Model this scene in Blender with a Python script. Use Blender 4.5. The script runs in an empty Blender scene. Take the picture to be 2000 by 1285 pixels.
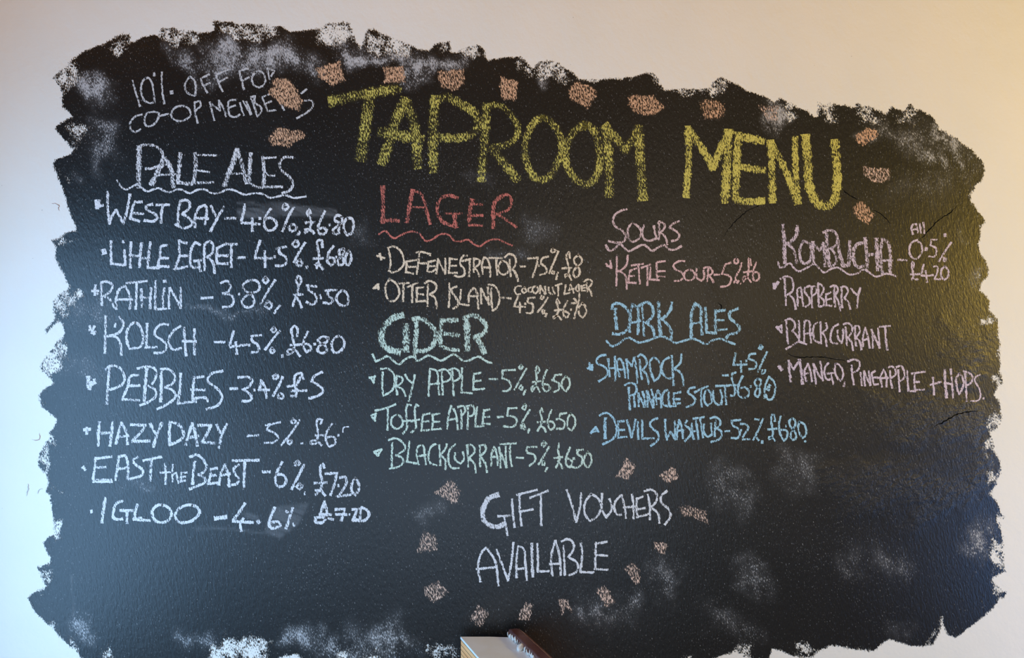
import bpy, bmesh, math, random
import numpy as np
from mathutils import Vector

# ------------------------------------------------------------------ camera, light, exposure
S = 0.0018            # metres on the wall per photo pixel
ZC = 1.6              # eye level
DIST = 3.0            # camera to wall
sc = bpy.context.scene
col = sc.collection
cam_d = bpy.data.cameras.new('camera')
cam_d.sensor_width = 36.0
cam_d.lens = 36.0 * DIST / (2000 * S)
cam_d.clip_start = 0.05
cam = bpy.data.objects.new('camera', cam_d)
cam.location = (0, -DIST, ZC)
cam.rotation_euler = (math.pi / 2, 0, 0)
col.objects.link(cam)
sc.camera = cam

w = bpy.data.worlds.new('room_light')
sc.world = w
w.use_nodes = True
w.node_tree.nodes['Background'].inputs[0].default_value = (1.0, 0.83, 0.67, 1)
w.node_tree.nodes['Background'].inputs[1].default_value = 0.06


def area_light(name, loc, target, sx, sy, rgb):
    m = max(rgb)
    d = bpy.data.lights.new(name, 'AREA')
    d.shape = 'RECTANGLE'
    d.size, d.size_y = sx, sy
    d.energy = m
    d.color = [c / m for c in rgb]
    o = bpy.data.objects.new(name, d)
    o.location = loc
    o.rotation_euler = (Vector(target) - Vector(loc)).to_track_quat('-Z', 'Y').to_euler()
    col.objects.link(o)
    return o


# wide window on the left, the shop front behind the camera, a warm ceiling strip, a warm lamp at the right
area_light('window_daylight', (-2.18, -1.6, 1.0), (0, -1.6, 1.0), 2.0, 1.95, (34.5, 66.5, 108.0))
area_light('shopfront_daylight', (1.543, -6.351, 1.85), (1.543, 0, 1.85), 3.3, 1.0, (48.0, 37.5, 24.0))
area_light('low_cool_fill', (-0.5, -3.2, 0.5), (-0.5, 0, 0.5), 3.0, 0.9, (14.0, 20.0, 28.0))  # added cool fill, low behind the camera; no such window known
area_light('ceiling_strip', (-1.0, -1.2, 3.6), (-1.0, -1.2, 0), 6.0, 0.7, (28.0, 11.0, 1.0))
area_light('right_cool_fill', (3.25, -1.3, 0.55), (1.9, 0, 0.6), 1.2, 1.0, (5.0, 12.0, 28.0))  # added fill that cools the lower right wall; no door known there
ld = bpy.data.lights.new('warm_lamp', 'POINT')
ld.energy = 290.0
ld.color = (1.0, 0.68, 0.13)
ld.shadow_soft_size = 0.25
lo = bpy.data.objects.new('warm_lamp', ld)
lo.location = (3.825, -2.254, 1.944)
col.objects.link(lo)

sc.view_settings.view_transform = 'Standard'
sc.view_settings.look = 'None'
sc.view_settings.gamma = 1.0
sc.view_settings.exposure = 0.0
sc.view_settings.use_curve_mapping = False
try:
    sc.cycles.transparent_max_bounces = 24
except Exception:
    pass


# ------------------------------------------------------------------ helpers
def wx(px): return (px - 1000.0) * S
def wz(py): return ZC - (py - 642.5) * S


TILES = dict(A=(150, 80, 4.0), B=(600, 80, 4.0), C=(1050, 120, 4.0), D=(1500, 180, 4.0),
             E=(150, 370, 5.14), F=(420, 370, 5.14), G=(150, 600, 5.14), H=(420, 600, 5.14),
             I=(150, 810, 5.14), J=(420, 810, 5.14), K=(720, 350, 6.425), L=(940, 350, 6.425),
             M=(720, 530, 6.425), N=(940, 530, 6.425), O=(710, 700, 5.587), P=(930, 700, 5.587),
             Q=(1150, 390, 6.424), R=(1380, 470, 12.85), S=(1140, 570, 6.425), U=(1340, 570, 6.425),
             V=(1140, 690, 6.425), W=(1360, 690, 6.425), X=(1500, 420, 6.425), Y=(1680, 420, 6.425),
             Z=(1500, 600, 6.425), a=(1700, 640, 6.423), b=(820, 900, 5.14), c=(1100, 880, 5.14),
             d=(800, 1020, 5.84), e=(1060, 1020, 5.84),
             t1=(100, 20, 3.3333), t2=(660, 30, 3.3333), t3=(1240, 110, 2.857),
             l1=(60, 60, 3.21), l2=(60, 440, 3.21), l3=(40, 820, 2.765),
             r1=(1820, 300, 3.383), r2=(1820, 660, 3.383), br=(1560, 1000, 4.51),
             b1=(100, 1080, 3.3333), b2=(660, 1080, 3.3333), b3=(1200, 1080, 4.0), px=(0, 0, 1.0))


def pts(tile, text):
    ox, oy, k = TILES[tile]
    out = []
    for q in text.split():
        u, v = q.split(',')
        out.append((ox + float(u) / k, oy + float(v) / k))
    return out


def smooth_line(p, step):
    """Round the gentle bends of a traced stroke, keep its sharp corners, resample it evenly."""
    p = [np.array(q, float) for q in p]
    if len(p) == 1:
        p = [p[0] + np.array((-1.2, -1.2)), p[0] + np.array((1.2, 1.2))]
    n = len(p)
    closed = n > 3 and np.linalg.norm(p[0] - p[-1]) < 3.0
    tan = []
    for i in range(n):
        if 0 < i < n - 1:
            a, b = p[i] - p[i - 1], p[i + 1] - p[i]
        elif closed:
            a, b = p[-1] - p[-2], p[1] - p[0]
        else:
            tan.append(None)
            continue
        la, lb = np.linalg.norm(a) + 1e-9, np.linalg.norm(b) + 1e-9
        if np.dot(a, b) / (la * lb) < 0.1:
            tan.append(None)
        else:
            t = a / la + b / lb
            tan.append(t / (np.linalg.norm(t) + 1e-9))
    out = []
    for i in range(n - 1):
        a, b = p[i], p[i + 1]
        L = np.linalg.norm(b - a)
        ch = (b - a)
        ta = tan[i] * L if tan[i] is not None else ch
        tb = tan[i + 1] * L if tan[i + 1] is not None else ch
        m = max(2, int(L / step) + 1)
        for j in range(m):
            f = j / m
            h00 = 2 * f**3 - 3 * f**2 + 1; h10 = f**3 - 2 * f**2 + f
            h01 = -2 * f**3 + 3 * f**2; h11 = f**3 - f**2
            out.append(h00 * a + h10 * ta + h01 * b + h11 * tb)
    out.append(p[-1])
    return np.array(out)


def link(name, me, mat=None, parent=None):
    o = bpy.data.objects.new(name, me)
    if mat:
        me.materials.append(mat)
    col.objects.link(o)
    if parent:
        o.parent = parent
    return o


def bm_obj(name, bm, mat=None, parent=None, smooth=False):
    me = bpy.data.meshes.new(name)
    bmesh.ops.recalc_face_normals(bm, faces=bm.faces)
    bm.to_mesh(me)
    bm.free()
    if smooth:
        for f in me.polygons:
            f.use_smooth = True
    return link(name, me, mat, parent)


# ------------------------------------------------------------------ materials
class NT:
    def __init__(self, name):
        self.m = bpy.data.materials.new(name)
        self.m.use_nodes = True
        self.t = self.m.node_tree
        self.t.nodes.clear()
        self.out = self.t.nodes.new('ShaderNodeOutputMaterial')

    def n(self, kind, **kw):
        nd = self.t.nodes.new('ShaderNode' + kind)
        for k, v in kw.items():
            setattr(nd, k, v)
        return nd

    def l(self, a, b):
        self.t.links.new(a, b)

    def math(self, op, a, b=None, c=None, clamp=False):
        nd = self.n('Math', operation=op)
        nd.use_clamp = clamp
        for i, v in enumerate((a, b, c)):
            if v is None:
                continue
            if isinstance(v, (int, float)):
                nd.inputs[i].default_value = v
            else:
                self.l(v, nd.inputs[i])
        return nd.outputs[0]

    def ramp(self, v, lo, hi, a=0.0, b=1.0):
        nd = self.n('MapRange', interpolation_type='SMOOTHSTEP')
        self.l(v, nd.inputs[0])
        nd.inputs[1].default_value = lo
        nd.inputs[2].default_value = hi
        nd.inputs[3].default_value = a
        nd.inputs[4].default_value = b
        return nd.outputs[0]

    def noise(self, scale, rot=0.0, detail=2.0, rough=0.5, offset=(0, 0, 0)):
        tc = self.n('TexCoord')
        mp = self.n('Mapping')
        self.l(tc.outputs['Object'], mp.inputs[0])
        mp.vector_type = 'POINT'
        # rotate first (in a mapping of its own), then stretch
        mp.inputs['Rotation'].default_value = (0, rot, 0)
        mp.inputs['Location'].default_value = offset
        m2 = self.n('Mapping')
        self.l(mp.outputs[0], m2.inputs[0])
        m2.inputs['Scale'].default_value = scale
        nz = self.n('TexNoise')
        nz.inputs['Scale'].default_value = 1.0
        nz.inputs['Detail'].default_value = detail
        nz.inputs['Roughness'].default_value = rough
        self.l(m2.outputs[0], nz.inputs['Vector'])
        return nz.outputs[0]

    def attr(self, name):
        return self.n('Attribute', attribute_name=name).outputs['Fac']

    def mix(self, f, a, b):
        nd = self.n('Mix', data_type='RGBA')
        self.l(f, nd.inputs[0])
        for i, v in ((6, a), (7, b)):
            if isinstance(v, tuple):
                nd.inputs[i].default_value = (*v, 1)
            else:
                self.l(v, nd.inputs[i])
        return nd.outputs[2]

    def bsdf(self, color, rough, normal=None, spec=0.5):
        b = self.n('BsdfPrincipled')
        if isinstance(color, tuple):
            b.inputs['Base Color'].default_value = (*color, 1)
        else:
            self.l(color, b.inputs['Base Color'])
        if isinstance(rough, (int, float)):
            b.inputs['Roughness'].default_value = rough
        else:
            self.l(rough, b.inputs['Roughness'])
        b.inputs['Specular IOR Level'].default_value = spec
        if normal is not None:
            self.l(normal, b.inputs['Normal'])
        return b.outputs[0]

    def bump(self, h, dist, strength=1.0):
        b = self.n('Bump')
        b.inputs['Distance'].default_value = dist
        if isinstance(strength, (int, float)):
            b.inputs['Strength'].default_value = strength
        else:
            self.l(strength, b.inputs['Strength'])
        self.l(h, b.inputs['Height'])
        return b.outputs[0]

    def cut(self, alpha, shader):
        tr = self.n('BsdfTransparent')
        mx = self.n('MixShader')
        self.l(alpha, mx.inputs[0])
        self.l(tr.outputs[0], mx.inputs[1])
        self.l(shader, mx.inputs[2])
        self.l(mx.outputs[0], self.out.inputs[0])

    def done(self, shader):
        self.l(shader, self.out.inputs[0])
        return self.m


ROT = 0.22      # lean of the brushed ridges in the plaster that catch the chalk


def ridge(g, fine=1.0, off=(0, 0, 0)):
    return g.noise((300 * fine, 40, 84 * fine), ROT, 1.6, 0.55, off)


def mat_wall():
    g = NT('white_painted_plaster')
    a = g.noise((3, 3, 3), 0, 3)
    b = g.noise((60, 60, 60), 0, 4, 0.6)
    c = g.noise((14, 14, 9), 0.5, 3, 0.55)
    f = g.ramp(a, 0.3, 0.7)
    colr = g.mix(f, (0.80, 0.775, 0.72), (0.775, 0.755, 0.70))
    sp = g.ramp(g.noise((90, 90, 90), 0, 1, 0.5, (3, 1, 2)), 0.79, 0.83)
    colr = g.mix(sp, colr, (0.35, 0.33, 0.31))
    h = g.math('ADD', g.math('MULTIPLY', b, 0.5), g.math('MULTIPLY', c, 1.6))
    return g.done(g.bsdf(colr, 0.62, g.bump(h, 0.0035, 0.55), 0.3))


def mat_board():
    g = NT('black_chalkboard_paint')
    cov, dust, rough = g.attr('cover'), g.attr('dust'), g.attr('rough')
    n1 = g.math('MULTIPLY', g.math('SUBTRACT', ridge(g, 1.35), 0.5), 3.0)
    n0 = g.math('MULTIPLY', g.math('SUBTRACT', g.noise((38, 38, 26), 0.2, 4, 0.6), 0.5), 2.2)
    alpha = g.ramp(g.math('ADD', g.math('ADD', cov, n1), n0), 0.42, 0.58)
    # chalk dust left in the ridges and smeared over the paint
    n2 = ridge(g, 1.25, (0.3, 0.2, 0.1))
    n3 = g.noise((9, 9, 9), 0, 3)
    n4 = g.noise((26, 26, 15), 0.3, 4, 0.6, (1.7, 0, 0.4))
    dv = g.math('MULTIPLY', dust, g.ramp(n4, 0.30, 0.62, 0.25, 1.25))
    film = g.math('MULTIPLY', dv, g.ramp(n3, 0.25, 0.75, 0.05, 0.20))
    worn = g.ramp(g.noise((2.6, 2, 3.0), 0, 4, 0.6, (4, 4, 4)), 0.42, 0.76, 0.0, 0.11)
    flecks = g.ramp(g.math('ADD', n2, g.math('MULTIPLY', g.math('MAXIMUM', dv, worn), 0.36)), 0.64, 0.84, 0, 0.62)
    wiped = g.math('MULTIPLY', g.attr('smear'), g.ramp(g.noise((50, 8, 5), 1.2, 3, 0.6), 0.3, 0.7, 0.06, 0.22))
    mixf = g.math('ADD', g.math('ADD', film, flecks), wiped, clamp=True)
    base = g.mix(g.ramp(g.noise((2.2, 2, 2.2), 0, 3), 0.3, 0.7), (0.0040, 0.0038, 0.0036), (0.0075, 0.0070, 0.0066))
    colr = g.mix(mixf, base, (0.62, 0.62, 0.63))
    h1 = ridge(g, 0.62, (0.5, 0, 0.7))
    h2 = g.noise((85, 45, 42), 0.35, 4, 0.6)
    h3 = g.noise((40, 28, 52), 0.3, 5, 0.62)
    h = g.math('ADD', g.math('MULTIPLY', h1, 0.7), g.math('MULTIPLY', h2, 1.0))
    h = g.math('ADD', h, g.math('MULTIPLY', g.math('MULTIPLY', h3, rough), 4.5))
    rg = g.math('ADD', 0.36, g.math('MULTIPLY', mixf, 0.5), clamp=True)
    g.cut(alpha, g.bsdf(colr, rg, g.bump(h, 0.0020, 0.45), 0.5))
    return g.m


def mat_chalk(name, rgb):
    g = NT(name)
    v, dens = g.attr('across'), g.attr('press')
    n1 = g.math('MULTIPLY', g.math('SUBTRACT', ridge(g, 1.0), 0.5), 2.6)
    v2 = g.math('MULTIPLY', v, v)
    v4 = g.math('MULTIPLY', v2, v2)
    t = g.math('SUBTRACT', g.math('ADD', n1, dens), g.math('MULTIPLY', v4, 0.62))
    alpha = g.ramp(t, 0.40, 0.60, 0.0, 0.96)
    halo = g.math('MULTIPLY', g.math('MULTIPLY', g.math('SUBTRACT', 1.0, v2, clamp=True), dens), 0.10)
    alpha = g.math('MAXIMUM', alpha, halo)
    tone = g.ramp(g.noise((420, 40, 300), ROT, 2, 0.6, (5, 1, 3)), 0.36, 0.62)
    g.cut(alpha, g.bsdf(g.mix(tone, tuple(c * 0.62 for c in rgb), tuple(min(1.0, c * 1.08) for c in rgb)), 0.95, None, 0.1))
    return g.m


def mat_plain(name, rgb, rough=0.5, rgb2=None, scale=(20, 20, 20), bump=0.0, spec=0.4):
    g = NT(name)
    n = g.noise(scale, 0, 4, 0.6)
    c = g.mix(g.ramp(n, 0.35, 0.65), rgb, rgb2 or rgb)
    nm = g.bump(n, bump) if bump else None
    return g.done(g.bsdf(c, rough, nm, spec))


M_WALL = mat_wall()
M_BOARD = mat_board()
CH = dict(white=mat_chalk('white_chalk', (0.80, 0.80, 0.82)),
          grey=mat_chalk('faded_white_chalk', (0.62, 0.62, 0.63)),
          yellow=mat_chalk('yellow_chalk', (0.70, 0.62, 0.15)),
          red=mat_chalk('red_chalk', (0.62, 0.19, 0.15)),
          pinkred=mat_chalk('rose_chalk', (0.72, 0.36, 0.36)),
          cream=mat_chalk('cream_chalk', (0.86, 0.69, 0.50)),
          mint=mat_chalk('mint_chalk', (0.66, 0.80, 0.68)),
          pink=mat_chalk('pink_chalk', (0.80, 0.52, 0.50)),
          mauve=mat_chalk('mauve_chalk', (0.74, 0.54, 0.53)),
          blue=mat_chalk('blue_chalk', (0.42, 0.68, 0.82)),
          lilac=mat_chalk('lilac_chalk', (0.72, 0.60, 0.70)),
          orange=mat_chalk('orange_chalk', (0.78, 0.48, 0.30)),
          peach=mat_chalk('pale_orange_chalk', (0.80, 0.57, 0.45)))

# ------------------------------------------------------------------ the room
bm = bmesh.new()
bmesh.ops.create_cube(bm, size=1.0)
for v in bm.verts:
    v.co = Vector((v.co.x * 7.0, v.co.y * 0.2 + 0.1, v.co.z * 3.6 + 1.8))
wall = bm_obj('wall_back', bm, M_WALL)
wall['kind'] = 'structure'
bm = bmesh.new()
bmesh.ops.create_cube(bm, size=1.0)
for v in bm.verts:
    v.co = Vector((v.co.x * 7.0, v.co.y * 5.0 - 2.3, v.co.z * 0.1 - 0.05))
floor = bm_obj('floor', bm, mat_plain('grey_concrete', (0.09, 0.085, 0.08), 0.7, (0.12, 0.115, 0.11), (6, 6, 6)))
floor['kind'] = 'structure'

# ------------------------------------------------------------------ the painted board
random.seed(4)
OUTLINE = [
    ('t1', '10,440 90,370 140,315 220,265 330,225 400,180 470,150 515,155 525,205 610,170 650,160 690,165 712,190 705,125 760,110 860,125 940,140 1030,145 1060,130 1050,70 1130,75 1250,90 1400,95 1500,105 1560,140 1650,130 1720,125 1800,90 1880,75 1940,80 1965,160'),
    ('t2', '85,60 105,130 150,210 165,170 195,80 250,95 330,140 450,185 520,220 600,230 625,195 670,175 725,170 740,240 780,235 850,205 920,190 945,215 975,290 1080,275 1190,268 1230,310 1275,350 1300,310 1390,290 1470,330 1530,380 1570,415 1700,420 1800,410 1890,405 1950,390'),
    ('t3', '20,105 100,85 120,110 150,170 175,190 260,180 380,180 420,175 440,145 480,115 540,140 620,190 700,215 780,250 810,235 880,265 920,290 960,300 1000,340 1020,335 1015,250 1100,265 1180,275 1235,290 1230,262 1310,280 1400,320 1430,280 1500,310 1530,265 1600,300 1670,350 1700,400 1780,450 1880,520 1940,590 1958,630'),
    ('r1', '325,180 290,210 265,270 255,320 300,370 335,420 355,455 325,480 320,550 302,600 325,670 360,720 380,770 370,800 330,850 312,900 350,930 380,970 375,1030 400,1055 440,1100 435,1160 440,1250'),
    ('r2', '445,20 448,80 452,185 440,215 460,240 465,310 420,340 410,380 440,410 460,480 465,520 450,570 420,605 385,610 395,660 410,700 410,745 440,800 460,850 450,910 425,940 430,970 400,1010 390,1030 440,1100 450,1150 480,1190 435,1182 430,1200 450,1260'),
    ('br', '1765,90 1790,180 1800,290 1805,400 1800,480 1825,520 1740,565 1700,600 1740,640 1780,690 1830,700 1815,760 1760,750 1750,800 1690,870 1600,940 1500,1020 1380,1115 1320,1090 1280,1020 1265,930 1260,1000 1230,1090 1180,1170 1100,1185 1000,1180 880,1150 790,1120 730,1165 640,1230 500,1210 350,1185 260,1180 180,1230 110,1285'),
    ('b3', '1530,816 1460,818 1380,800 1300,765 1240,745 1205,830 1080,830 1000,800 930,775 870,795 800,815 640,850 560,880'),
    ('px', '1200,1325 800,1330 400,1330 170,1325'),
    ('l3', '330,1285 290,1240 230,1190 180,1130 110,1070 60,1010 42,965 55,940 110,910 150,905 125,880 100,820 90,795 150,775 165,750 140,710 122,660 140,640 185,620 180,540 165,450 155,400 135,390 150,340 140,300 100,250 90,230 100,190 140,120 165,85 155,70 190,20'),
    ('l2', '130,1285 170,1220 130,1190 60,1130 45,1060 80,1030 150,985 90,930 52,890 100,820 160,740 205,690 205,620 170,605 95,675 85,655 150,600 145,540 140,470 180,430 235,395 220,330 190,270 155,210 150,130 130,95 170,85 220,50 285,35'),
    ('l1', '285,1250 260,1180 230,1090 200,990 170,930 140,850 155,805 230,780 270,750 240,720 180,650 155,610 170,585 260,540 240,510 200,480 190,430 210,400 180,350 150,310'),
]
# thinly brushed places: (share of paint, soft edge in pixels, corners)
THIN = [
    (.30, 9, 't1', '-10,440 140,330 210,420 160,500 60,530'),
    (.42, 8, 't1', '350,215 470,140 520,150 530,280 440,300 380,260'),
    (.36, 7, 't1', '712,190 700,115 760,100 940,140 1010,200 900,220 800,230'),
    (.46, 6, 't1', '1040,60 1150,80 1300,85 1500,105 1540,150 1500,190 1400,215 1200,205 1150,160 1060,140'),
    (.17, 9, 't1', '1725,115 1880,60 1960,70 2000,210 1900,225 1745,215'),
    (.36, 8, 't2', '155,180 190,70 330,135 460,180 480,265 400,285 250,285 165,230'),
    (.62, 5, 't2', '615,195 670,165 735,170 745,240 700,260 620,250'),
    (.46, 6, 't2', '750,240 850,200 925,180 970,290 880,305 780,290'),
    (.55, 6, 't2', '1195,268 1240,310 1275,350 1310,400 1200,400 1175,330'),
    (.40, 7, 't2', '1270,350 1300,300 1390,280 1540,395 1480,440 1320,430'),
    (.55, 4, 't2', '1570,410 1750,415 1900,400 1900,425 1750,440 1570,440'),
    (.48, 6, 't3', '60,100 110,80 160,170 190,225 80,150'),
    (.50, 5, 't3', '190,185 400,180 420,215 260,240'),
    (.45, 6, 't3', '420,175 478,108 550,165 520,215 430,220'),
    (.35, 7, 't3', '790,240 880,262 920,295 900,385 820,330'),
    (.14, 8, 't3', '1005,245 1105,262 1098,330 1125,388 1040,385'),
    (.45, 8, 't3', '1220,255 1400,318 1370,390 1260,395 1210,340'),
    (.50, 7, 't3', '1420,270 1500,305 1530,258 1625,325 1560,405 1470,365'),
    (.70, 8, 't3', '1690,400 1790,452 1900,535 1870,560 1760,500'),
    (.70, 7, 'r1', '270,190 330,170 270,300 210,260'),
    (.40, 6, 'r1', '285,460 350,465 325,525 300,510'),
    (.60, 6, 'r1', '255,790 375,795 320,860 275,850'),
    (.33, 5, 'r1', '325,1090 400,1050 445,1100 438,1150 350,1155'),
    (.42, 5, 'r2', '385,240 440,205 470,240 470,320 420,320'),
    (.58, 3, 'r2', '400,75 447,70 450,130 405,115'),
    (.36, 5, 'r2', '375,560 375,450 400,455 465,520 455,580 410,610 375,600'),
    (.15, 6, 'r2', '355,690 415,680 415,750 365,770'),
    (.50, 6, 'r2', '345,770 390,790 395,860 345,850'),
    (.36, 7, 'r2', '330,880 455,885 435,980 385,1025 350,985'),
    (.45, 4, 'r2', '430,1150 475,1165 485,1195 435,1200'),
    (.12, 8, 'br', '1650,220 1790,290 1815,480 1690,490 1670,430'),
    (.68, 6, 'br', '1660,490 1830,515 1720,570 1660,570'),
    (.26, 8, 'br', '1690,600 1745,630 1790,700 1760,745 1710,720'),
    (.50, 5, 'br', '1625,790 1700,850 1660,890 1630,860'),
    (.50, 9, 'br', '1110,1100 1265,940 1235,1090 1180,1180 1080,1190'),
    (.40, 7, 'br', '0,1210 80,1150 180,1220 110,1290 0,1290'),
    (.74, 6, 'br', '300,1170 500,1130 720,1150 640,1235 350,1190'),
    (.36, 6, 'b3', '930,745 1010,710 1080,720 1085,830 1000,830'),
    (.38, 6, 'b3', '1390,700 1480,690 1550,710 1530,830 1400,815'),
    (.36, 5, 'b3', '520,820 600,770 630,780 570,850'),
    (.28, 7, 'b1', '1040,610 1130,530 1250,535 1430,580 1385,620 1410,720 1030,720'),
    (-.3, 5, 'b1', '1470,670 1540,655 1620,670 1640,720 1440,720'),
    (.38, 6, 'b1', '290,650 350,610 410,640 400,720 280,720'),
    (.58, 7, 'b2', '560,610 700,570 800,600 810,720 560,720'),
    (.42, 6, 'b2', '150,665 230,645 310,660 310,720 150,720'),
    (.22, 5, 'b2', '-20,650 60,640 70,720 -20,720'),
    (.55, 7, 'l1', '160,290 250,200 310,290 290,330 200,360'),
    (.55, 7, 'l1', '165,590 330,530 360,640 300,760 240,730'),
    (.66, 5, 'l1', '150,850 170,830 260,930 230,1000'),
    (.72, 6, 'l2', '150,130 130,95 230,50 300,60 330,110 200,160'),
    (.40, 7, 'l2', '190,440 240,385 330,430 300,480 250,560 170,600 135,540 135,470'),
    (.28, 6, 'l2', '50,890 200,690 245,740 215,900 150,990'),
    (.55, 6, 'l2', '40,1060 90,1035 120,1090 95,1150'),
    (.60, 4, 'l2', '85,655 165,598 180,620 95,680'),
    (.28, 5, 'l3', '145,105 165,80 212,90 200,140 160,150'),
    (.40, 6, 'l3', '85,230 140,125 190,200 160,310'),
    (.52, 6, 'l3', '145,350 210,350 235,405 150,395'),
    (.33, 5, 'l3', '182,550 246,545 242,640 180,650'),
    (.52, 5, 'l3', '85,795 160,770 205,870 145,890'),
    (.60, 5, 'l3', '60,930 110,905 150,900 130,935'),
    (.48, 6, 'l3', '110,1065 190,1085 320,1235 345,1290 280,1240 200,1160'),
]
# chalk dust rubbed over the paint
DUST = [
    (.42, 1.5, 'l3', '271,840 279,840 292,1060 284,1060'),
    (.40, 2.5, 'I', '1200,1120 1480,1130 1900,1180 1900,1200 1480,1150 1200,1160'),
    (.36, 10, 'I', '420,740 720,720 760,790 450,800'),
    (.75, 12, 't1', '180,440 330,430 385,480 390,600 300,620 200,520'),
    (.45, 14, 't1', '370,480 440,470 440,620 360,680'),
    (.60, 12, 't1', '720,230 900,260 890,370 780,350'),
    (.72, 14, 't1', '1000,270 1200,205 1500,200 1650,280 1640,350 1500,390 1300,370 1180,440 1000,400'),
    (.50, 12, 't1', '900,300 1000,300 1180,450 1000,480'),
    (.60, 10, 't1', '1860,230 2000,230 2010,340 1900,330'),
    (.60, 10, 't1', '1650,260 1760,300 1720,420 1600,330'),
    (.85, 10, 't2', '0,200 160,230 480,275 640,280 780,310 640,350 470,420 400,310 100,320'),
    (.60, 10, 't2', '450,330 650,330 600,420 480,430'),
    (.75, 9, 't2', '640,290 860,290 810,360 650,360'),
    (.55, 6, 't2', '1290,440 1360,440 1340,510 1300,500'),
    (.75, 9, 't3', '680,260 780,280 880,360 860,400 780,400 720,360'),
    (.55, 9, 't3', '740,400 830,390 810,460 760,460'),
    (.55, 9, 't3', '1270,350 1400,330 1380,400 1230,420'),
    (.50, 16, 't3', '1400,370 1560,380 1720,510 1700,590 1600,590 1480,430'),
    (.85, 9, 't3', '1680,420 1760,470 1860,550 1820,560 1720,490'),
    (.65, 8, 't3', '1610,540 1720,510 1730,570 1620,595'),
    (.30, 30, 'r1', '100,40 330,60 300,170 100,260 -300,240'),
    (.35, 9, 'r1', '215,480 250,490 240,550 210,540'),
    (.35, 12, 'r1', '250,790 370,800 320,870 255,850'),
    (.55, 16, 'br', '1500,220 1600,60 1690,90 1650,420 1520,360'),
    (.28, 14, 'br', '820,1050 1000,1060 980,1120 850,1110'),
    (.40, 18, 'br', '330,400 560,420 540,620 360,600'),
    (.40, 18, 'br', '700,340 930,360 920,540 740,520'),
    (.30, 18, 'px', '1530,880 1590,880 1580,970 1540,960'),
    (.30, 14, 'px', '1390,890 1470,950 1450,1000 1400,960'),
    (.32, 14, 'px', '1440,1080 1520,1100 1500,1150 1440,1140'),
    (.30, 14, 'px', '1380,1190 1440,1200 1490,1240 1380,1230'),
    (.55, 10, 'b1', '760,520 1030,515 1040,560 870,600'),
    (.62, 12, 'b1', '1460,520 1600,500 1700,600 1800,690 1500,640'),
    (.60, 10, 'b1', '120,460 235,470 235,580 150,540'),
    (.55, 14, 'b1', '1750,560 2000,540 2000,690 1800,690'),
    (.45, 20, 'b2', '80,490 420,420 530,600 500,690 0,690 0,600'),
    (.42, 12, 'b2', '1540,400 1640,260 1700,340 1680,430 1580,440'),
    (.40, 16, 'e', '1180,420 1340,360 1470,450 1510,600 1500,890 1400,870 1300,600 1200,560'),
    (.48, 14, 'e', '860,820 980,720 1080,780 1060,960 920,1000'),
    (.36, 22, 'e', '450,860 640,780 760,1000 1000,950 1000,1150 560,1150'),
    (.60, 2, 'F', '225,195 400,180 760,150 1220,200 1230,275 760,270 300,290 228,285'),
    (.50, 1.5, 'F', '215,120 400,115 400,140 760,130 760,180 225,150'),
    (.30, 14, 'F', '1390,420 1500,290 1540,520 1420,520'),
    (.50, 3, 'J', '570,930 760,900 940,890 900,980 830,1110 650,1240 490,1190'),
    (.75, 4, 'J', '270,990 330,985 440,1020 430,1050 330,1035'),
    (.40, 6, 'F', '-300,1170 200,1200 560,1215 560,1250 200,1245 -300,1240'),
    (.42, 14, 'E', '60,1130 300,1150 380,1220 100,1250'),
    (.34, 20, 'l2', '220,420 340,480 360,560 280,640 230,620'),
    (.30, 18, 'l2', '240,840 420,860 440,960 250,960'),
    (.42, 10, 'l1', '400,580 560,600 540,720 450,890 390,700'),
    (.40, 10, 'L', '0,840 380,850 620,850 600,920 300,930 0,900'),
    (.55, 9, 'A', '0,1040 60,1040 60,1090 0,1090'),
    (.30, 12, 'B', '1250,1070 1400,1100 1420,1150 1300,1130'),
    (.35, 10, 'b', '-20,420 180,440 170,540 20,560'),
    (.30, 12, 'L', '550,420 900,450 950,720 560,680'),
]
# crumbly plaster under the paint
ROUGH = [
    (.9, 26, 'px', '1585,930 1700,910 1880,900 1925,850 1925,960 1800,1000 1640,1000'),
    (.8, 22, 'px', '1840,630 1930,640 1935,740 1850,740'),
    (.7, 20, 'px', '1700,770 1920,790 1915,890 1700,840'),
    (.5, 20, 'px', '1390,560 1430,560 1420,610 1380,600'),
    (.5, 14, 'px', '1520,700 1660,690 1660,715 1520,715'),
    (.35, 30, 'px', '1400,620 1560,620 1560,800 1400,780'),
]


def inside_dist(poly, X, Y):
    """signed distance to a polygon, positive inside"""
    P = np.array(poly)
    n = len(P)
    d = np.full(X.shape, 1e18)
    ins = np.zeros(X.shape, bool)
    for i in range(n):
        a, b = P[i], P[(i + 1) % n]
        e = b - a
        L2 = e @ e
        if L2 < 1e-9:
            continue
        t = np.clip(((X - a[0]) * e[0] + (Y - a[1]) * e[1]) / L2, 0, 1)
        d = np.minimum(d, (X - a[0] - t * e[0])**2 + (Y - a[1] - t * e[1])**2)
        c = ((a[1] > Y) != (b[1] > Y))
        xi = a[0] + (Y - a[1]) * e[0] / (e[1] if abs(e[1]) > 1e-9 else 1e-9)
        ins ^= c & (X < xi)
    return np.where(ins, 1, -1) * np.sqrt(d)


STEP = 4.0
gx = np.arange(20, 1986, STEP)
gy = np.arange(24, 1336, STEP)
GX, GY = np.meshgrid(gx, gy)
outline = sum((pts(t, s) for t, s in OUTLINE), [])
sd = np.full(GX.shape, -99.0)
sd = inside_dist(outline, GX, GY)
cover = np.clip(0.35 + sd / 5.0, -1.5, 1.6)


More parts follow.
